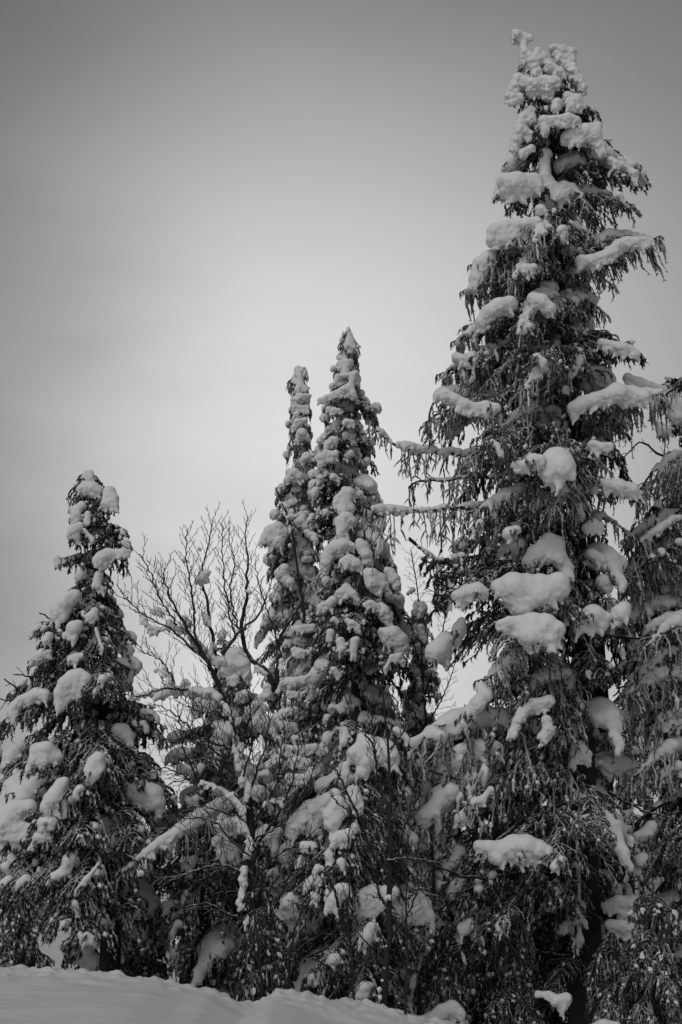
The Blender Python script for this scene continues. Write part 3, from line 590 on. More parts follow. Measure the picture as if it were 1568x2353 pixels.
# ------------------------------------------------------------------ the tallest spruce
T1 = Spruce('spruce_tree', 'tallest spruce, ragged and heavily loaded, on the right with a dark bare trunk', 15.0,
    [(1238, 130), (1262, 300), (1288, 600), (1306, 800), (1325, 1100), (1335, 1400), (1345, 1800), (1342, 2275)],
    [(130, 1190, 1310), (180, 1170, 1335), (240, 1165, 1385), (300, 1180, 1390), (370, 1180, 1450), (420, 1145, 1475), (480, 1145, 1455), (520, 1130, 1425), (560, 1125, 1460), (620, 1090, 1410), (680, 1090, 1380),
     (730, 1085, 1375), (790, 1065, 1430), (840, 1035, 1450), (880, 1035, 1440), (930, 1010, 1480), (980, 990, 1490), (1040, 1010, 1460), (1100, 1010, 1450), (1170, 1030, 1450), (1250, 1075, 1430), (1330, 1080, 1420),
     (1400, 1070, 1420), (1480, 1010, 1430), (1600, 1010, 1430), (1700, 1030, 1440), (1800, 960, 1460), (1900, 980, 1460), (2050, 1010, 1500), (2275, 1030, 1530)], 0.17)
T1.fill(0.19, 5, (('curtain', .6), ('pad', .2), ('plain', .2)), seed=71, front=0.12, gap=.2, cut=0.1, drop=(0.25, 0.75), zmax=at(0, 190, 15)[2], zmin=at(0, 1150, 15)[2])
T1.fill(0.23, 5, (('curtain', .2), ('pad', .25), ('sparse', .55)), seed=72, front=0.0, gap=.3, cut=0.25, drop=(0.25, 0.75), zmax=at(0, 1150, 15)[2])
T1.drifts(1, "(600,200,45)(640,215,40)(680,215,28)(640,260,30)(650,310,40)(680,340,50)(650,370,40);(820,280,35)(870,290,45)(920,300,40)(920,350,40)(880,370,45)(850,340,40)(930,420,50)(960,470,50)(990,510,35);(610,460,50)(590,500,45)(700,490,55)(760,480,60)(820,480,55)(690,530,40)(780,520,55)(560,560,35)(620,565,35)(790,560,30);(900,560,40)(950,580,45)(980,610,35)(920,620,40);(680,650,50)(640,690,50)(690,700,40)(620,760,50)(600,820,45)(590,860,35)(680,780,35);(700,360,45)(730,300,40)(760,330,40)(790,380,40)(720,420,45)(850,420,45)", smooth=3, fine=.014, grow=.92)
T1.drifts(1, "(1000,770,60)(940,780,60)(1050,790,55)(900,800,45)(1080,850,45)(1100,890,30)(1030,750,40)(1080,730,25);(840,600,35)(830,630,30);(600,1070,80)(560,1100,60)(640,1110,60)(700,1060,60)(720,1090,45)(540,1050,50)(640,1150,30);(500,1130,30)(480,1140,22);(740,1220,35)(770,1240,20);(480,1350,55)(540,1330,55)(600,1320,50)(660,1310,50)(720,1300,45)(460,1400,40)(580,1390,40)(520,1400,45)(620,1370,30);(870,1340,35)(880,1390,25);(400,1540,60)(370,1620,50)(440,1500,50)(360,1670,40);(1250,1410,40)(1200,1430,45)(1300,1410,38)(1350,1400,28)(1390,1400,18)(1150,1480,45)(1090,1500,40)(1040,1520,45)(980,1520,40);(1180,950,25)(1220,955,20)(1290,1010,30)(1290,1050,25)(1150,930,25);(1200,1140,30)(1240,1190,20);(660,1570,40)(700,1560,30);(640,890,30)(690,860,25);(900,690,40)(950,700,30)(760,700,35)(770,760,30)", fine=.008)
T1.drifts(1, "(800,1100,60)(840,1150,60)(780,1180,50)(900,1130,50)(770,1030,40)(770,900,45)(760,960,35);(760,780,35)(770,720,30);(800,1680,50)(760,1660,30)", dy=0.28, support=None)
T1.drifts(2, "(740,50,55)(790,90,45)(700,30,40)(810,110,30);(500,80,60)(560,60,50)(440,110,50)(400,170,45)(450,150,45);(300,210,25)(340,195,25);(1150,310,40)(1210,320,45)(1260,330,35)(1100,290,30)(1300,350,25);(250,370,30)(290,385,35)(350,400,30);(190,590,40)(240,620,40)(300,650,40)(360,670,35)(420,660,40)(480,670,35)(440,700,30)(150,600,30);(1200,580,60)(1270,590,60)(1340,600,50)(1130,600,50)(1060,620,50)(990,640,50)(940,670,45)(1240,630,40)(940,720,25)(1180,550,35);(1050,890,40)(1100,900,35)(1150,885,20);(700,980,50)(640,1010,40)(600,1000,30)(740,970,35);(1200,1130,50)(1270,1150,50)(1130,1120,45)(1060,1110,40);(640,170,30)(680,200,28)(620,220,20);(720,370,25)(760,400,25);(490,890,22)(510,930,20)(460,860,15);(1050,1350,40)(1010,1370,30)(1090,1370,25);(1040,1520,35)(1090,1550,35);(1110,1680,45)(1130,1720,35);(270,1480,40)(300,1450,30);(370,1370,35)(390,1340,25);(560,1400,40)(600,1380,30)")
T1.drifts(2, "(840,990,95)(820,1030,85)(870,1020,80)(780,1040,50)", dy=1.35, squash=1.0)
T1.drifts(2, "(890,900,50)(930,930,50)(960,930,35)(850,910,40);(960,1240,30)(980,1300,25);(960,340,30)(980,380,25)(930,460,25);(890,560,25)", dy=0.5)
T1.drifts(2, "(500,1500,60)(460,1530,60)(560,1490,50)(620,1470,45)(430,1560,40)(510,1570,50)(640,1560,30)", dy=0.3)
T1.drifts(2, "(780,1480,60)(840,1460,50)(720,1520,60)(680,1570,50)(850,1540,50)(890,1600,45)(900,1660,45)(870,1720,45)(790,1430,40)", dy=0.75)
T1.drifts(3, "(520,90,80)(580,110,95)(640,130,80)(560,190,65)(690,110,55)(690,150,45)(470,110,50)(750,70,60)(770,110,40)(440,90,40);(280,120,45)(330,105,40)(230,140,35)(360,120,30)", dy=1.2, amp=.45)
T1.drifts(3, "(560,290,55)(620,280,60)(680,290,65)(740,310,45)(600,350,60)(610,400,35)(700,360,40)(500,275,35)(450,285,25)(730,345,40)", dy=1.5, amp=.45)
T1.drifts(3, "(930,240,60)(890,270,50)(960,280,50)(860,305,35)(1000,250,30);(780,230,28)(790,270,25)(770,210,18);(1070,230,50)(1090,200,35)", dy=0.9)
T1.drifts(3, "(240,310,40)(220,360,35)(250,270,25);(120,430,60)(170,370,50)(160,450,40);(370,650,40)(330,700,40)(290,750,40)(270,800,28)(350,610,30);(250,940,40)(310,920,45)(370,920,50)(420,930,45)(430,960,35)(180,970,30)(120,1000,28)(50,1010,25)(10,1030,20);(250,980,40)(180,1020,40)(130,1050,35)(220,1010,40)(300,960,45)(90,1080,30)(70,1130,30);(50,1190,35)(40,1230,30)(70,1260,25)")
T1.drifts(3, "(620,700,35)(570,740,35)(540,790,30)(510,850,25)(700,680,30);(690,780,28)(700,830,35)(670,870,30)", support="sparse", dy=1.1, fine=.013, smooth=3)
T1.drifts(3, "(850,920,40)(830,970,30)(890,960,35)(820,1020,22)(900,1000,20);(850,1170,25)(890,1190,22)(910,1210,15)(800,1190,15)", support="sparse", dy=0.5)
T1.drifts(3, "(820,540,25)(810,590,25)(790,640,35)(830,690,25)(840,720,20)(760,620,25)", support="sparse", dy=0.35)
T1.drifts(3, "(1010,1010,60)(1080,1030,45)(1050,980,45)(1130,1020,35)(960,960,40)(960,880,25)(970,1100,35)(970,1160,30);(920,570,45)(970,560,25)(880,590,30)", support="sparse", dy=-0.2)
T1.drifts(3, "(520,1430,60)(580,1430,60)(640,1450,55)(450,1450,50)(690,1460,35)(390,1440,40)(550,1490,40)(430,1490,40)(340,1430,30);(240,1460,35)(210,1510,30)(170,1550,20);(220,1640,35)(240,1620,30)(200,1680,25);(260,1860,35)(290,1830,25);(450,1850,28)(480,1830,22);(760,1510,30)(730,1540,25);(320,1200,25)(360,1190,22)(400,1140,20)(240,1290,30)(280,1270,28)")
T1.drifts(3, "(860,1740,30)(850,1790,25)(810,1830,25)(770,1850,22)(890,1830,15);(860,1920,25)(840,1970,18)(850,1550,15)(840,1570,10)", support="sparse", dy=0.4)
T1.drifts(3, "(1130,1730,45)(1200,1750,40)(1060,1720,35)(1270,1780,35)(1340,1790,30)(1000,1740,30);(1080,1850,40)(1150,1870,35)(1020,1840,30)(1220,1900,20);(1060,1360,30)(1120,1400,22)(1010,1320,22)", support="sparse", dy=0.3)
T1.drifts(3, "(740,2230,30)(700,2200,20)(790,2220,30)(770,2260,30)(640,2190,12)", support="sparse", dy=1.0)
T1.drifts(3, "(990,2390,60)(940,2380,30)(1040,2380,40);(200,2270,40)(150,2290,40)(100,2330,40)(40,2340,30)(240,2300,30)", dy=1.6, support=None)
def reach_out(tree, tx, ty, dy, kind, rise=0.0, thick=1.0):
    tip = at(tx, ty, tree.Y - dy); base = tree.pt(tip[2] + rise); place_bough(tree.root, base, tip, kind, True, thick)
for a in [(985, 1305, .5, 'sparse', -.1), (1000, 955, .5, 'curtain', .1), (1025, 850, .5, 'curtain', .15), (1095, 600, .5, 'curtain', .15), (1515, 552, .2, 'curtain', -.25),
          (1470, 405, .1, 'pad', .05), (1472, 815, .1, 'plain', .1), (1525, 920, .5, 'curtain', .0), (1475, 1140, .2, 'curtain', .1), (850, 1775, 1.3, 'curtain', .3), (1010, 1385, .9, 'sparse', .0), (1010, 1340, .7, 'sparse', .1),
          (1230, 560, .9, 'curtain', .5), (1200, 760, .9, 'curtain', .6), (1180, 640, .7, 'curtain', .5), (1350, 480, .5, 'curtain', .4), (1380, 620, .4, 'curtain', .3), (1210, 900, .9, 'curtain', .5), (1120, 880, .6, 'curtain', .4),
          (1130, 1010, .8, 'curtain', .4), (1070, 1060, .7, 'curtain', .3), (1280, 1170, 1.2, 'curtain', .3), (1100, 1170, .6, 'curtain', .1), (1160, 1480, 1.2, 'curtain', .4), (1190, 1640, .9, 'curtain', .4),
          (1120, 1560, .8, 'curtain', .3), (960, 1900, 1.2, 'curtain', .5), (1090, 1900, 1.0, 'sparse', .4), (1060, 2080, 1.0, 'sparse', .4), (1040, 2200, .9, 'sparse', .3), (1440, 970, .4, 'curtain', .1), (1455, 480, .3, 'curtain', .2), (1385, 1560, .7, 'plain', .35), (1300, 1700, .8, 'curtain', .35), (1420, 1700, .5, 'pad', .3), (1365, 1900, .9, 'plain', .35), (1430, 1960, .6, 'pad', .3), (1300, 2080, .9, 'sparse', .35), (1425, 1330, .5, 'pad', .25), (1450, 1230, .3, 'curtain', .2), (1410, 660, .3, 'curtain', .25), (1395, 720, .2, 'curtain', .2), (1375, 265, .2, 'plain', .2), (1420, 350, .2, 'plain', .15), (1430, 610, .1, 'curtain', .2), (1075, 660, .4, 'curtain', .25), (1055, 775, .4, 'curtain', .2), (1440, 1000, .1, 'curtain', .2), (1400, 1080, .4, 'curtain', .2), (1380, 560, .4, 'curtain', .3)]:
    reach_out(T1, *a)
def long_limb(tree, pts, dy, r0, r1, snow, hang_len=(.08, .5), dens=.028):
    """a long nearly bare limb: patches of snow along its top, rimed twigs of uneven length hanging in clusters"""
    loc = np.array(tree.root.location); P = [at(x, y, tree.Y - d) - loc for (x, y), d in zip(pts, np.linspace(dy[0], dy[1], len(pts)))]
    Q, L = smooth_line(P, 30); Q[1:-1] += rng.normal(0, .010, (28, 3)); g = Geo(); g.tubes(Q[None], np.linspace(r0, r1, 30)[None], 6, 0, .2)
    hp = []; hr = []; fp = []; fr = []
    t = 0.1 * L; ph = rng.uniform(0, 30)
    while t < L:
        f = t / L * 29; i = int(min(f, 28)); p = Q[i] + (Q[i + 1] - Q[i]) * (f - i)
        cl = noise.noise(Vector((t * 4.5 + ph, 0, 0))) + .5 * noise.noise(Vector((t * 17 + ph, 3, 0)))
        t += dens * rng.uniform(.5, 1.6)
        if rng.random() < .30 - 1.0 * cl: continue
        ln = rng.uniform(*hang_len) * (1 + max(-.6, 1.2 * cl)) * (1 - .45 * t / L); k = 7
        S = np.linspace(0, 1, k)[:, None]
        d = np.array([rng.normal(-.12, .25), rng.normal(0, .4), 0])
        C = p + d * ln * .5 * S + np.array([0, 0, -1]) * ln * S ** 1.15 + rng.normal(0, .022 * ln, (k, 3)) * S
        hp.append(C); hr.append(rng.uniform(.006, .013) * (.6 + .7 * rng.random(k)) * np.r_[np.ones(k - 1), .4])
        for _ in range(int(ln / .04)):
            j = rng.integers(1, k); fd = rng.normal(0, 1, 3); fd[2] = -abs(fd[2]) - .3; fd /= np.linalg.norm(fd); fl = rng.uniform(.02, .11)
            T = np.linspace(0, 1, 4)[:, None]; fp.append(C[j] + fd * fl * T + np.array([0, 0, -.5]) * fl * T ** 2); fr.append(rng.uniform(.004, .009) * np.array([1, 1.1, .9, .4]))
    g.tubes(hp, hr, 5, 1, .45); g.tubes(fp, fr, 4, 1, .35)
    o = obj('branch', g.mesh('long_limb', [M_BARK, M_RIME]), tree.root)
    for a0, a1, r in snow:
        C = []; rr = []
        for u in np.arange(a0, a1, .014):
            f = u * 29; i = int(min(f, 28)); p = Q[i] + (Q[i + 1] - Q[i]) * (f - i); e = max(0.0, math.sin(math.pi * (u - a0) / (a1 - a0))) ** .5
            q_ = r * (0.35 + .65 * e) * rng.uniform(.8, 1.15); C.append(p + [0, rng.normal(0, .01), q_ * .55]); rr.append(q_)
            if rng.random() < .3: C.append(p + [0, -.02, -q_ * rng.uniform(.2, 1.3)]); rr.append(q_ * .4)
        obj('snow_clump', snow_mesh(np.array(C), np.array(rr), .85, .013, 4, .5, .008), o)
long_limb(T1, [(1300, 1000), (1180, 1020), (1060, 1045), (990, 1040), (930, 1030), (895, 1015), (862, 978), (850, 962)], (.1, .6), .035, .010, [(.08, .3, .07), (.42, .62, .05), (.6, .82, .065), (.84, .95, .035)], (.1, .5))
long_limb(T1, [(1310, 1130), (1200, 1150), (1080, 1168), (980, 1172), (900, 1178), (860, 1172), (835, 1165)], (.1, .6), .034, .010, [(.1, .3, .06), (.35, .55, .05), (.55, .75, .04), (.76, .95, .06)], (.1, .6))
long_limb(T1, [(1300, 1100), (1180, 1095), (1060, 1100), (960, 1105), (940, 1120)], (.1, .4), .025, .010, [(.2, .5, .045), (.6, .9, .03)], (.08, .35))
long_limb(T1, [(1300, 905), (1180, 935), (1080, 925), (1030, 900), (1000, 915), (975, 985)], (.1, .6), .032, .008, [(.1, .4, .05), (.45, .8, .085)], (.08, .4))
long_limb(T1, [(1325, 960), (1400, 925), (1470, 905), (1530, 905), (1565, 885)], (.3, .7), .03, .010, [(.2, .85, .05)], (.08, .35))
long_limb(T1, [(1335, 1270), (1180, 1300), (1090, 1303), (1030, 1298), (985, 1278), (940, 1235)], (.1, .7), .028, .010, [(.75, .95, .03)], (.03, .1), .06)
long_limb(T1, [(1300, 600), (1380, 590), (1440, 575), (1490, 552), (1520, 543)], (.1, .3), .028, .010, [(.25, .9, .045)], (.05, .25))
long_limb(T6, [(1640, 1010), (1560, 1040), (1500, 1085), (1460, 1140)], (.3, .8), .025, .008, [(.2, .7, .04)], (.1, .45))
long_limb(T6, [(1640, 1180), (1540, 1200), (1470, 1250), (1440, 1310)], (.3, .8), .025, .008, [(.2, .7, .05)], (.1, .5))
long_limb(T6, [(1640, 1480), (1530, 1500), (1450, 1560), (1410, 1600)], (.3, .9), .025, .008, [(.2, .8, .05)], (.1, .5))
long_limb(T6, [(1640, 1640), (1520, 1650), (1440, 1700)], (.3, .7), .025, .008, [(.2, .6, .06)], (.1, .4))
for a in [(12, 1655, .3, 'plain', .35), (2, 1800, .5, 'plain', .4), (-30, 1900, .6, 'pad', .4), (378, 1700, .2, 'plain', .3), (388, 1850, .4, 'plain', .35), (60, 1740, .5, 'plain', .5), (110, 1890, .9, 'plain', .5), (310, 1930, .9, 'plain', .4), (30, 1590, .1, 'plain', .3), (200, 1780, 1.0, 'plain', .5), (40, 2010, .9, 'plain', .4), (330, 1790, .6, 'plain', .3)]:
    reach_out(T2, *a)
for a in [(1445, 1235, .3, 'curtain', .2), (1430, 1330, .5, 'curtain', .2), (1410, 1450, .4, 'curtain', .25), (1395, 1560, .6, 'sparse', .25), (1385, 1700, .5, 'curtain', .3), (1420, 1620, .9, 'curtain', .3), (1470, 1130, .4, 'curtain', .2), (1450, 1800, .8, 'curtain', .3), (1480, 1500, 1.0, 'curtain', .3), (1500, 1300, .9, 'sparse', .3)]:
    reach_out(T6, *a)
# second, thinner stem right of the main trunk
g = Geo(); P = np.array([at(x, y, 15.5) - np.array(T1.root.location) for x, y in [(1352, 1180), (1372, 1400), (1385, 1650), (1392, 1900), (1398, 2290)]])
g.tubes(P[None], np.array([[.03, .06, .085, .1, .11]]), 10, 0, .1); obj('trunk', g.mesh('side_trunk', [M_BARK]), T1.root)

# ------------------------------------------------------------------ low young spruces that close the foot of the thicket
def low_tree(label, px, ytop, Y, halfw, seed):
    gy = 1900 + 2.25 * F / Y
    rows = [(ytop + (gy - ytop) * f, px - halfw * k, px + halfw * k) for f, k in ((0.0, .1), (0.15, .4), (0.4, .7), (0.7, 1.0), (1.0, 1.0))]
    tr = Spruce('young_spruce_tree', label, Y, [(px, ytop), (px, gy)], rows, 0.04, 'young spruces at the foot of the thicket')
    tr.fill(0.2, 4, (('plain', .15), ('sparse', .75), ('pad', .1)), seed=seed, front=0.8, top_kind='plain', drop=(.4, 1.0))  # mostly sparse boughs, whose shade-toned needles darken the foot
for lab, px, yt, Y, hw in [('low young spruce in the dark left of the tallest trunk\'s foot', 1180, 2110, 14.4, 110), ('low dark young spruce at the foot of the sapling, right side', 1020, 2130, 14.2, 90),
        ('low dim young spruce behind the tallest trunk, nearly under it', 1270, 2090, 16.2, 120), ('low dim young spruce behind the small drift at the bottom, left of the tallest trunk', 1095, 2080, 15.8, 100),
        ('low dark young spruce in the bottom right corner', 1500, 2060, 14.0, 120), ('low young spruce just right of the tallest trunk\'s foot', 1400, 2150, 14.3, 80),
        ('sparse low young spruce half hiding the foot of the bare birch', 600, 2050, 12.35, 80),
        ('low dark young spruce between the birch trunk and the domed young spruce', 680, 2120, 13.9, 80), ('low dark young spruce at the foot of the birch, left side', 470, 2080, 14.4, 100),
        ('low dark young spruce under the leftmost spruce, right side', 340, 2090, 14.6, 90), ('low dark young spruce at the left edge of the bank', 40, 2060, 15.0, 100)]:
    low_tree(lab, px, yt, Y, hw, int(px))
bg_tree('dark slender spruce standing in the gap between the tallest spruce and the right edge one', 1445, 1340, 19.0, 85, 9, per=3)
bg_tree('dark spruce behind the right edge spruce, its top just above the long snowy bough', 1530, 1120, 20.5, 130, 10, per=4)

# ------------------------------------------------------------------ bare broadleaf trees
def twig_system(g, Q, L, level, upward, dens, lmax, rad, bias=None):
    """zigzag twigs that leave the line Q; buds at their tips"""
    k = 7; P1 = []; R1 = []; subs = []
    t = rng.uniform(0.03, 0.1)
    side = 1
    while t < L:
        f = t / L * (len(Q) - 1); i = int(min(f, len(Q) - 2)); p = Q[i] + (Q[i + 1] - Q[i]) * (f - i)
        tg = Q[min(i + 1, len(Q) - 1)] - Q[max(i - 1, 0)]; tg /= np.linalg.norm(tg) + 1e-9
        side = -side
        perp = np.array([tg[2], 0, -tg[0]]) * side + np.array([0, rng.uniform(-.8, .8), 0])
        d = tg * rng.uniform(.5, 1.0) + perp * rng.uniform(.5, .9) + np.array([0, 0, upward])
        if bias is not None: d = d + bias
        d /= np.linalg.norm(d)
        ln = lmax * rng.uniform(.35, 1.0) * (1 - 0.45 * t / L)
        S = np.linspace(0, 1, k)[:, None]
        zz = np.cross(d, [0, 1, 0]) * ((np.arange(k) % 2)[:, None] - .5) * 0.05 * ln
        C = p + d * ln * S + np.array([0, 0, upward * 0.3]) * ln * S ** 2 + zz * (S > 0) + rng.normal(0, .018 * ln, (k, 3)) * S
        P1.append(C); rr = .8 * rad * np.linspace(1, .5, k); rr[-2] *= 1.35; rr[-1] *= .5; R1.append(rr); subs.append((C, ln))
        t += dens * rng.uniform(.6, 1.4)
    if P1: g.tubes(P1, R1, 3 if level else 4, 0, .2)
    return subs
class Bare:
    def __init__(s, name, label, Y, foot, zone):
        s.Y = Y; b = at(foot[0], foot[1], Y); s.root = empty(name, Vector(b), label, 'tree'); s.b = b; s.zone = zone
    def line(s, text, dy0=0, dy1=0):
        x0, y0, k = ZC[s.zone]; g_ = [float(a) for a in text.replace('(', ' ').replace(')', ' ').replace(',', ' ').split()]
        n = len(g_) // 2
        return [at(x0 + g_[2 * i] * k, y0 + g_[2 * i + 1] * k, s.Y + dy0 + (dy1 - dy0) * i / max(1, n - 1)) - s.b for i in range(n)]
    def limb(s, text, r0, r1, dy=(0, 0), part='branch', tw=(0.10, 0.5, 0.5), upward=0.5, lv=3, bias=None, twigs=True, tstart=0.0):
        Q, L = smooth_line(s.line(text, *dy), 28); Q[1:-1] += rng.normal(0, .006, (26, 3))
        g = Geo(); g.tubes(Q[None], np.linspace(r0, r1, 28)[None], 7 if r0 > .02 else 5, 0, .15)
        if twigs:
            i0 = int(tstart * 27); Q2 = Q[i0:]; L2 = L * (1 - tstart)
            for C, ln in twig_system(g, Q2, L2, 0, upward, tw[0] * .45, tw[1] * .9, 0.0042, bias):
                for C2, l2 in twig_system(g, C, ln, 1, upward, tw[0] * .6, ln * tw[2], 0.0034, bias):
                    if lv > 2: twig_system(g, C2, l2, 1, upward, .07, .07, 0.003, bias)
        obj(part, g.mesh(part, [M_TWIG if part != 'trunk' else M_BARK]), s.root)
    def snow(s, text, dy=0.06, fine=.012, smooth=2):
        x0, y0, k = ZC[s.zone]; runs = []
        for grp in parse(text):          # balls too far apart to touch are clumps of their own
            runs.append([grp[0]])
            for a_, b_ in zip(grp, grp[1:]):
                if math.hypot(a_[0] - b_[0], a_[1] - b_[1]) > 2.2 * (a_[2] + b_[2]): runs.append([])
                runs[-1].append(b_)
        for grp in runs:
            C = []; rr = []
            for i, (x, y, r) in enumerate(grp):
                Yp = s.Y - dy; c = at(x0 + x * k, y0 + y * k, Yp); rad = r * k / F * Yp
                C.append(c); rr.append(rad); 
                if i and math.dist(C[-1], C[-2]) > rad * .8: pass
            # fill in between neighbours so that a run of balls reads as one ridge
            C3 = []; R3 = []
            for i in range(len(C)):
                C3.append(C[i]); R3.append(rr[i])
                if i + 1 < len(C) and np.linalg.norm(C[i + 1] - C[i]) < 9 * (rr[i] + rr[i + 1]):
                    nstep = 1 + int(np.linalg.norm(C[i + 1] - C[i]) / (0.6 * min(rr[i], rr[i + 1])))
                    for j in range(1, min(nstep, 12)):
                        u = j / nstep; C3.append(C[i] * (1 - u) + C[i + 1] * u + rng.normal(0, .2, 3) * rr[i]); R3.append((rr[i] * (1 - u) + rr[i + 1] * u) * rng.uniform(.75, 1.1))
            C3 = np.array(C3); cen = C3.mean(0)
            me = snow_mesh(C3 - cen, np.array(R3), .95, .012, smooth, .5, fine)
            o = bpy.data.objects.new('snow_clump', me); col.objects.link(o); o.parent = s.root; o.location = Vector(cen - s.b)

B = Bare('birch_tree', 'bare broadleaf tree, thin twigs fanned out, snow plastered on its trunk', 12.7, (585, 2300), 6)
B.limb("(1145,3780)(1140,3300)(1120,2800)(1110,2350)(1075,2100)(1030,1900)(960,1680)(900,1480)", .048, .026, part='trunk', twigs=False)
B.limb("(900,1480)(840,1320)(790,1230)(700,1080)(620,960)(560,850)(510,760)(470,650)(455,560)", .024, .006, (0, -.4), tw=(.10, .5, .5))
B.limb("(1060,1880)(1050,1750)(1080,1640)(1180,1530)(1270,1470)(1310,1380)(1340,1180)(1330,1050)(1400,950)(1500,780)(1520,700)", .042, .007, (0, .3), tw=(.12, .45, .5), tstart=.35)
B.limb("(1290,1400)(1240,1290)(1130,1230)(1080,1180)(1060,1080)(1050,960)(1080,750)(1100,600)(1090,400)(1080,240)(1095,120)", .026, .004, (.1, .2), tw=(.10, .42, .5), tstart=.15)
B.limb("(850,1370)(850,1090)(810,1000)(800,850)(790,740)(750,640)(760,480)(800,330)(830,150)", .02, .004, (0, 0), tw=(.10, .38, .5), tstart=.25)
B.limb("(700,1080)(690,930)(690,800)(650,600)(620,400)(640,220)", .012, .004, (-.2, -.1), tw=(.10, .40, .5))
B.limb("(900,1170)(930,1120)(1010,1030)(1120,930)(1200,850)(1240,740)(1280,600)", .018, .004, (0, .1), tw=(.11, .35, .5))
B.limb("(790,1230)(700,1150)(600,1060)(480,950)(320,880)(240,820)(160,740)(110,660)", .012, .004, (-.2, -.6), tw=(.10, .42, .5))
B.limb("(560,950)(430,760)(370,590)(300,450)(270,410)", .010, .004, (-.3, -.5), tw=(.10, .4, .5))
B.limb("(1000,1030)(950,850)(930,700)(900,500)(910,300)(890,180)", .010, .004, (.1, .3), tw=(.10, .34, .5))
B.limb("(1060,1080)(1000,900)(970,780)(960,640)(1000,500)(960,330)(955,200)", .010, .004, (.1, -.1), tw=(.11, .32, .5))
B.limb("(1340,1180)(1300,1000)(1250,850)(1200,700)(1160,540)(1150,480)", .010, .004, (.2, 0), tw=(.11, .34, .5))
B.limb("(880,1510)(760,1450)(600,1440)(480,1430)(400,1450)(300,1480)(230,1500)(120,1470)", .016, .004, (0, -.4), tw=(.11, .40, .5), upward=.8)
B.limb("(540,1380)(470,1250)(400,1200)(300,1150)(250,1080)", .008, .003, (-.3, -.5), tw=(.10, .34, .5))
B.limb("(980,1900)(850,1850)(700,1820)(640,1700)(560,1640)(480,1590)(380,1550)", .012, .004, (0, -.3), tw=(.085, .45, .5), upward=.4)
B.limb("(1000,2000)(900,1950)(800,1860)(640,1830)(520,1840)(420,1850)", .012, .004, (0, -.2), tw=(.085, .5, .5), upward=.5)
B.limb("(830,2200)(700,2140)(600,2080)(480,2040)(400,2050)(330,1980)", .011, .004, (0, -.2), tw=(.08, .42, .5), upward=.2, bias=np.array([-.2, 0, 0]))
B.limb("(1060,2150)(900,2200)(760,2180)(640,2120)(520,2150)(450,2200)", .011, .004, (0, -.1), tw=(.08, .36, .5), upward=.1)
B.limb("(1100,2450)(980,2400)(800,2330)(660,2320)(520,2290)", .011, .004, (0, -.1), tw=(.08, .34, .5), upward=.1)
B.limb("(750,2190)(680,2050)(600,1880)(580,1700)(560,1550)", .011, .004, (-.1, -.3), tw=(.09, .34, .5), upward=.4)
B.limb("(1120,2200)(1180,2000)(1240,1850)(1260,1700)(1250,1600)", .012, .004, (0, -.2), tw=(.085, .34, .5), upward=.5)
B.limb("(1050,2000)(1010,1850)(990,1700)(960,1550)(930,1400)", .010, .004, (-.1, -.2), tw=(.09, .34, .5), upward=.5)
B.limb("(1180,2600)(1350,2350)(1430,2150)(1470,1950)(1490,1800)", .014, .004, (.1, .1), tw=(.09, .4, .5), upward=.4)
B.limb("(1150,2900)(1300,2700)(1500,2600)(1640,2480)(1750,2400)", .012, .004, (.1, 0), tw=(.09, .34, .5), upward=.4)
B.limb("(1130,2900)(1000,2800)(860,2760)(700,2820)(560,2860)(420,2880)(300,2800)", .016, .004, (0, -.4), tw=(.085, .4, .5), upward=.35)
B.limb("(1140,3300)(1300,3100)(1400,2900)(1460,2700)", .014, .004, (0, -.3), tw=(.1, .36, .5), upward=.4)
B.limb("(1140,3500)(1260,3300)(1250,3000)(1200,2850)", .03, .008, (.05, .1), tw=(.14, .3, .5), upward=.3)
B.limb("(1120,3200)(950,3150)(800,3050)(600,3100)(450,3000)", .014, .004, (.3, .3), tw=(.1, .4, .5), upward=.2)
for a_ in ["(1110,2350)(1000,2250)(900,2080)(820,1900)(760,1700)(740,1500)", "(1100,2500)(1250,2300)(1330,2100)(1340,1900)(1380,1700)", "(1060,2100)(1120,1900)(1130,1700)(1100,1500)(1080,1350)", "(1120,2700)(980,2600)(860,2450)(700,2400)(560,2450)(480,2400)",
           "(1120,2600)(1300,2500)(1450,2350)(1560,2150)(1600,2000)", "(950,1700)(860,1600)(760,1620)(640,1560)(600,1450)", "(1130,3000)(1000,2950)(880,2850)(720,2600)(640,2500)", "(1130,3100)(1280,2950)(1400,2850)(1560,2800)(1660,2700)", "(1080,2200)(980,2080)(900,1980)(760,1950)(690,1850)"]:
    B.limb(a_, .010, .004, (rnd.uniform(-.2, .2), rnd.uniform(-.5, .4)), tw=(.08, .36, .5), upward=.4)
B.snow("(870,1500,38)(800,1460,45)(720,1450,45)(640,1450,40)(560,1450,45)(490,1440,50)(440,1480,30)(400,1450,28)(330,1470,25)(270,1490,25)(200,1500,18);(770,560,35)(730,600,35)(800,550,22);(640,950,35)(610,890,22)(780,900,32)(800,940,28)(760,860,20);(380,850,30)(410,840,30)(440,880,20);(300,870,28)(310,930,25)(350,970,25)(400,990,22)(450,985,25)(490,970,20);(500,930,28)(550,980,25)(620,1000,28);(680,1060,35)(720,1100,35)(760,1140,35);(830,1100,25)(800,1190,22)(860,1230,38)(900,1200,25);(1240,1420,35)(1250,1460,30)(1210,1490,28)(1150,1550,28)(1100,1600,28)(1070,1650,18);(1160,1270,25)(1200,1300,20)(1240,1320,18);(1350,1220,22)(1350,1270,22);(500,1330,30)(450,1290,20)(520,1360,25)(400,1290,15);(620,1380,28)(650,1400,20)", fine=.014)
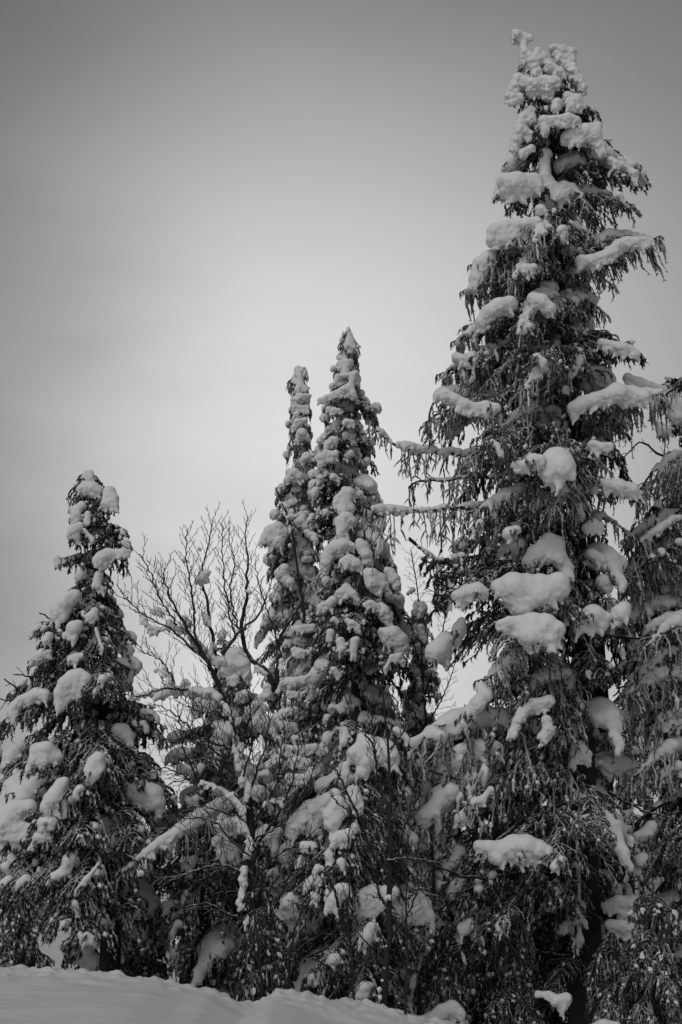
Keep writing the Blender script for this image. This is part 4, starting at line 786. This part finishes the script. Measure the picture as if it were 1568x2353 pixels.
B.snow("(940,1700,25)(965,1750,22)(1000,1800,22)(1010,1880,38)(1050,1870,35)(1020,1950,35)(1040,2010,35)(1080,2000,30)(1070,2080,28)(1060,2150,30)(1080,2100,20);(750,2150,30)(800,2170,30)(870,2190,25)(940,2220,25)(990,2250,30)(1020,2300,35)(1060,2340,35);(960,1600,30)(930,1560,22);(1000,2420,22)(1050,2480,35)(1080,2520,30)(1030,2500,25);(1090,2600,28)(1100,2650,25)(1080,2700,20);(1070,2800,32)(1065,2880,30)(1060,2960,30)(1050,3030,30)(1040,3080,35)(1080,3090,25);(1130,3350,20)(1140,3400,15);(1150,3500,22)(1160,3560,18);(1100,2560,22)(1120,2620,20)(1110,2700,18);(1150,3200,25)(1120,3240,22)(1140,3290,18);(970,1640,22)(930,1600,28)(905,1540,22);(1060,2120,35)(1100,2170,30)(1090,2240,28);(1290,2280,25)(1230,2300,20)(1340,2300,25)", dy=.09, fine=.014)
B.snow("(420,620,12)(600,450,12)(650,470,14)(730,370,14)(800,350,15)(760,470,12)(650,320,8)(900,900,14)(850,1010,14);(1080,360,15)(1070,330,10)(1000,560,14)(940,440,12)(1050,640,12)(1110,700,15)(1080,690,14);(180,740,14)(260,810,14)(380,600,12)(350,700,10);(1160,1000,10)(1000,950,10)(1130,580,10)(980,620,9)", dy=0, fine=.008)

D = Bare('rowan_sapling', 'slender dark sapling with berry stalks, in front of the domed young spruce at centre', 11.9, (880, 2310), 8)
D.limb("(1035,1990)(1050,1800)(1070,1600)(1075,1400)(1080,1200)(1080,900)(1075,680)(1080,400)(1060,200)(1040,0)(1020,-200)", .030, .006, part='trunk', tw=(.12, .36, .45), upward=.4, tstart=.4)
D.limb("(1080,1150)(1060,1070)(960,960)(930,850)(900,760)(820,600)(760,460)(700,400)(620,345)", .018, .005, (0, -.2), tw=(.10, .32, .45))
D.limb("(1050,1300)(1000,1180)(960,1060)(940,980)", .014, .006, (0, -.1), tw=(.10, .32, .45))
D.limb("(995,390)(980,280)(940,200)(880,130)(820,20)(780,-80)", .012, .004, (0, -.1), tw=(.09, .28, .45))
D.limb("(1075,680)(1000,450)(985,300)(960,100)(950,-50)", .012, .004, (0, .1), tw=(.09, .28, .45))
D.limb("(1080,280)(1150,200)(1190,80)(1240,-50)", .010, .004, (0, .1), tw=(.09, .28, .45))
D.limb("(1090,740)(1150,700)(1190,690)", .006, .003, tw=(.12, .15, .4))
D.limb("(780,1450)(760,1350)(720,1200)(680,1110)(600,1030)", .016, .005, (.1, 0), tw=(.15, .25, .4))
D.limb("(830,1850)(830,1650)(790,1480)(770,1400)", .014, .010, (.1, .1), twigs=False)
D.limb("(700,1700)(600,1650)(520,1590)(470,1520)", .010, .004, (.1, -.1), tw=(.15, .2, .4))
D.limb("(520,1340)(470,1290)(440,1260)(440,1300)", .008, .004, (-.55, -.7), tw=(.08, .1, .4))
D.limb("(1050,1270)(990,1240)(940,1220)(920,1260)", .007, .003, (-.3, -.4), tw=(.08, .12, .4))
D.limb("(820,690)(740,630)(700,580)(680,540)", .007, .003, (-.1, -.3), tw=(.08, .12, .4))
for a_ in ["(850,2000)(840,1700)(800,1400)(820,1100)(800,900)(840,700)", "(1180,2000)(1190,1600)(1185,1200)(1190,980)(1200,800)", "(1190,1250)(1260,1180)(1330,1230)(1400,1220)", "(1060,1000)(1200,990)(1350,1010)(1500,1000)", "(1080,1500)(1180,1380)(1260,1200)(1290,1060)",
           "(430,1900)(420,1650)(470,1400)(560,1250)(580,1100)", "(250,1900)(230,1600)(190,1300)(200,1050)(160,850)", "(1070,1250)(1150,1050)(1130,900)(1210,700)(1240,520)", "(1010,1650)(900,1500)(830,1380)"]:
    D.limb(a_, .012, .004, (rnd.uniform(-.1, .3), rnd.uniform(-.3, .3)), tw=(.10, .3, .45))
D.snow("(610,1040,22)(590,1070,18)(640,1050,14);(670,1195,14)(680,1210,12)(655,1260,12);(1075,1235,18)(1050,1240,12);(1055,1560,14);(670,300,10)(665,270,8)(615,350,10);(890,150,16)(830,210,10)(880,95,10);(870,700,25)(850,680,18)(890,690,15);(1010,1840,20)(1040,1700,10)(1030,1780,14)(1015,1890,18)", fine=.008)

TH = Bare('bare_sapling', 'tangled thin bare sapling in the bright gap left of the tallest spruce', 17.6, (1000, 2270), 10)
TH.limb("(980,4290)(960,3300)(930,2400)(900,1900)(860,1300)(850,900)(820,600)(760,300)", .03, .006, part='trunk', tw=(.12, .4, .5), upward=.1, tstart=.5)
TH.limb("(880,1650)(980,1300)(1080,900)(1000,720)(900,640)", .014, .005, (0, -.2), tw=(.12, .4, .5), upward=-.1)
TH.limb("(860,1350)(760,1100)(650,1000)(600,760)", .012, .004, (0, .2), tw=(.12, .35, .5), upward=.0)
TH.limb("(900,1900)(1050,1650)(1150,1400)(1200,1200)", .012, .004, (0, .2), tw=(.12, .35, .5), upward=.2)
TH.limb("(910,2000)(780,1750)(680,1600)(560,1500)", .012, .004, (0, -.2), tw=(.12, .35, .5), upward=.2)
TH.limb("(920,2200)(1060,1950)(1180,1850)(1250,1700)", .012, .004, (0, -.2), tw=(.12, .35, .5), upward=.2)
TH.snow("(850,1000,32)(860,1060,28)(880,1130,22);(850,840,28)(860,780,20)(840,890,25);(780,660,25)(740,690,18);(900,390,22)(860,370,20);(960,1390,25)(930,1400,22)", fine=.012)
SN = Bare('dead_snag', 'thin dark dead pole with snow cap, leaning in front of the slimmest spire', 19.35, (700, 2270), 4)
SN.limb("(480,5140)(520,3600)(480,2250)(450,2130)(430,1950)(400,1750)(380,1600)(340,1480)(310,1380)(260,1345)", .05, .010, part='trunk', tw=(.2, .2, .4), upward=.2, tstart=.6)
SN.snow("(380,1560,22)(350,1570,18)(420,1555,16);(370,1640,14)(375,1680,12);(350,1490,18)(330,1470,12)(300,1460,14);(270,1345,10)(370,1780,16)", fine=.008)

# dead limbs that stick out bare from the tallest spruce
def bare_limb(tree, pts, dy, r0, r1, tw=True):
    loc = np.array(tree.root.location); P = [at(x, y, tree.Y - d) - loc for (x, y), d in zip(pts, np.linspace(dy[0], dy[1], len(pts)))]
    Q, L = smooth_line(P, 20); Q[1:-1] += rng.normal(0, .008, (18, 3)); g = Geo(); g.tubes(Q[None], np.linspace(r0, r1, 20)[None], 6, 0, .2)
    if tw: twig_system(g, Q[6:], L * .7, 0, -.1, .16, .22, .006)
    obj('dead_limb', g.mesh('dead_limb', [M_TWIG]), tree.root)
for pts, dy, r0, r1 in [([(1330, 1300), (1180, 1300), (1090, 1303), (1030, 1298), (985, 1278), (940, 1240)], (0, .6), .028, .010), ([(1130, 1335), (1070, 1345), (1010, 1330)], (.3, .7), .012, .005), ([(1335, 1370), (1150, 1378), (1080, 1365), (1000, 1340)], (.2, .9), .022, .008),
                        ([(1340, 1730), (1250, 1745), (1180, 1770), (1100, 1800), (1040, 1790), (970, 1765)], (0, 1.3), .032, .010), ([(1340, 1820), (1240, 1870), (1180, 1900), (1130, 1945), (1110, 1985)], (.1, 1.7), .03, .010),
                        ([(1400, 1820), (1470, 1860), (1540, 1880)], (0, .3), .02, .008), ([(1340, 1960), (1200, 2010), (1080, 2020), (1000, 1990)], (.1, 1.5), .026, .010), ([(1330, 1560), (1180, 1590), (1060, 1640), (1010, 1670)], (0, 1), .026, .008),
                        ([(1335, 2080), (1180, 2080), (1060, 2060)], (.1, 1.0), .022, .008), ([(1390, 1460), (1480, 1470), (1568, 1440)], (-.2, .4), .018, .007), ([(1335, 2200), (1180, 2180), (1080, 2200)], (0, .8), .02, .006),
                        ([(1320, 1010), (1240, 1025), (1180, 1050), (1130, 1010)], (0, .5), .022, .009), ([(1320, 960), (1200, 970), (1150, 945)], (0, .6), .024, .01)]:
    bare_limb(T1, pts, dy, r0, r1)
for pts, dy, r0, r1 in [([(1640, 1100), (1540, 1060), (1470, 1010), (1430, 1060)], (0, .5), .02, .006), ([(1640, 1230), (1560, 1210), (1500, 1250), (1450, 1270)], (0, .5), .02, .006), ([(1640, 1330), (1520, 1340), (1440, 1365), (1415, 1350)], (0, .5), .02, .006),
                        ([(1640, 1440), (1540, 1480), (1440, 1500)], (0, .6), .02, .006), ([(1640, 1600), (1520, 1620), (1430, 1600)], (0, .6), .02, .006), ([(1640, 870), (1560, 885), (1535, 890)], (0, .4), .02, .008)]:
    bare_limb(T6, pts, dy, r0, r1)
for pts, dy in [([(240, 1650), (120, 1640), (60, 1600), (10, 1560)], (0, .4)), ([(238, 1480), (160, 1445), (90, 1408)], (0, .3)), ([(240, 1630), (100, 1625), (0, 1605)], (0, .3)), ([(232, 1420), (280, 1415)], (0, .3)), ([(238, 1540), (140, 1560), (30, 1550)], (0, .5))]:
    bare_limb(T2, pts, dy, .018, .006)
print('objects', len(bpy.data.objects), 'tris', sum(len(m.polygons) * 2 for m in bpy.data.meshes))
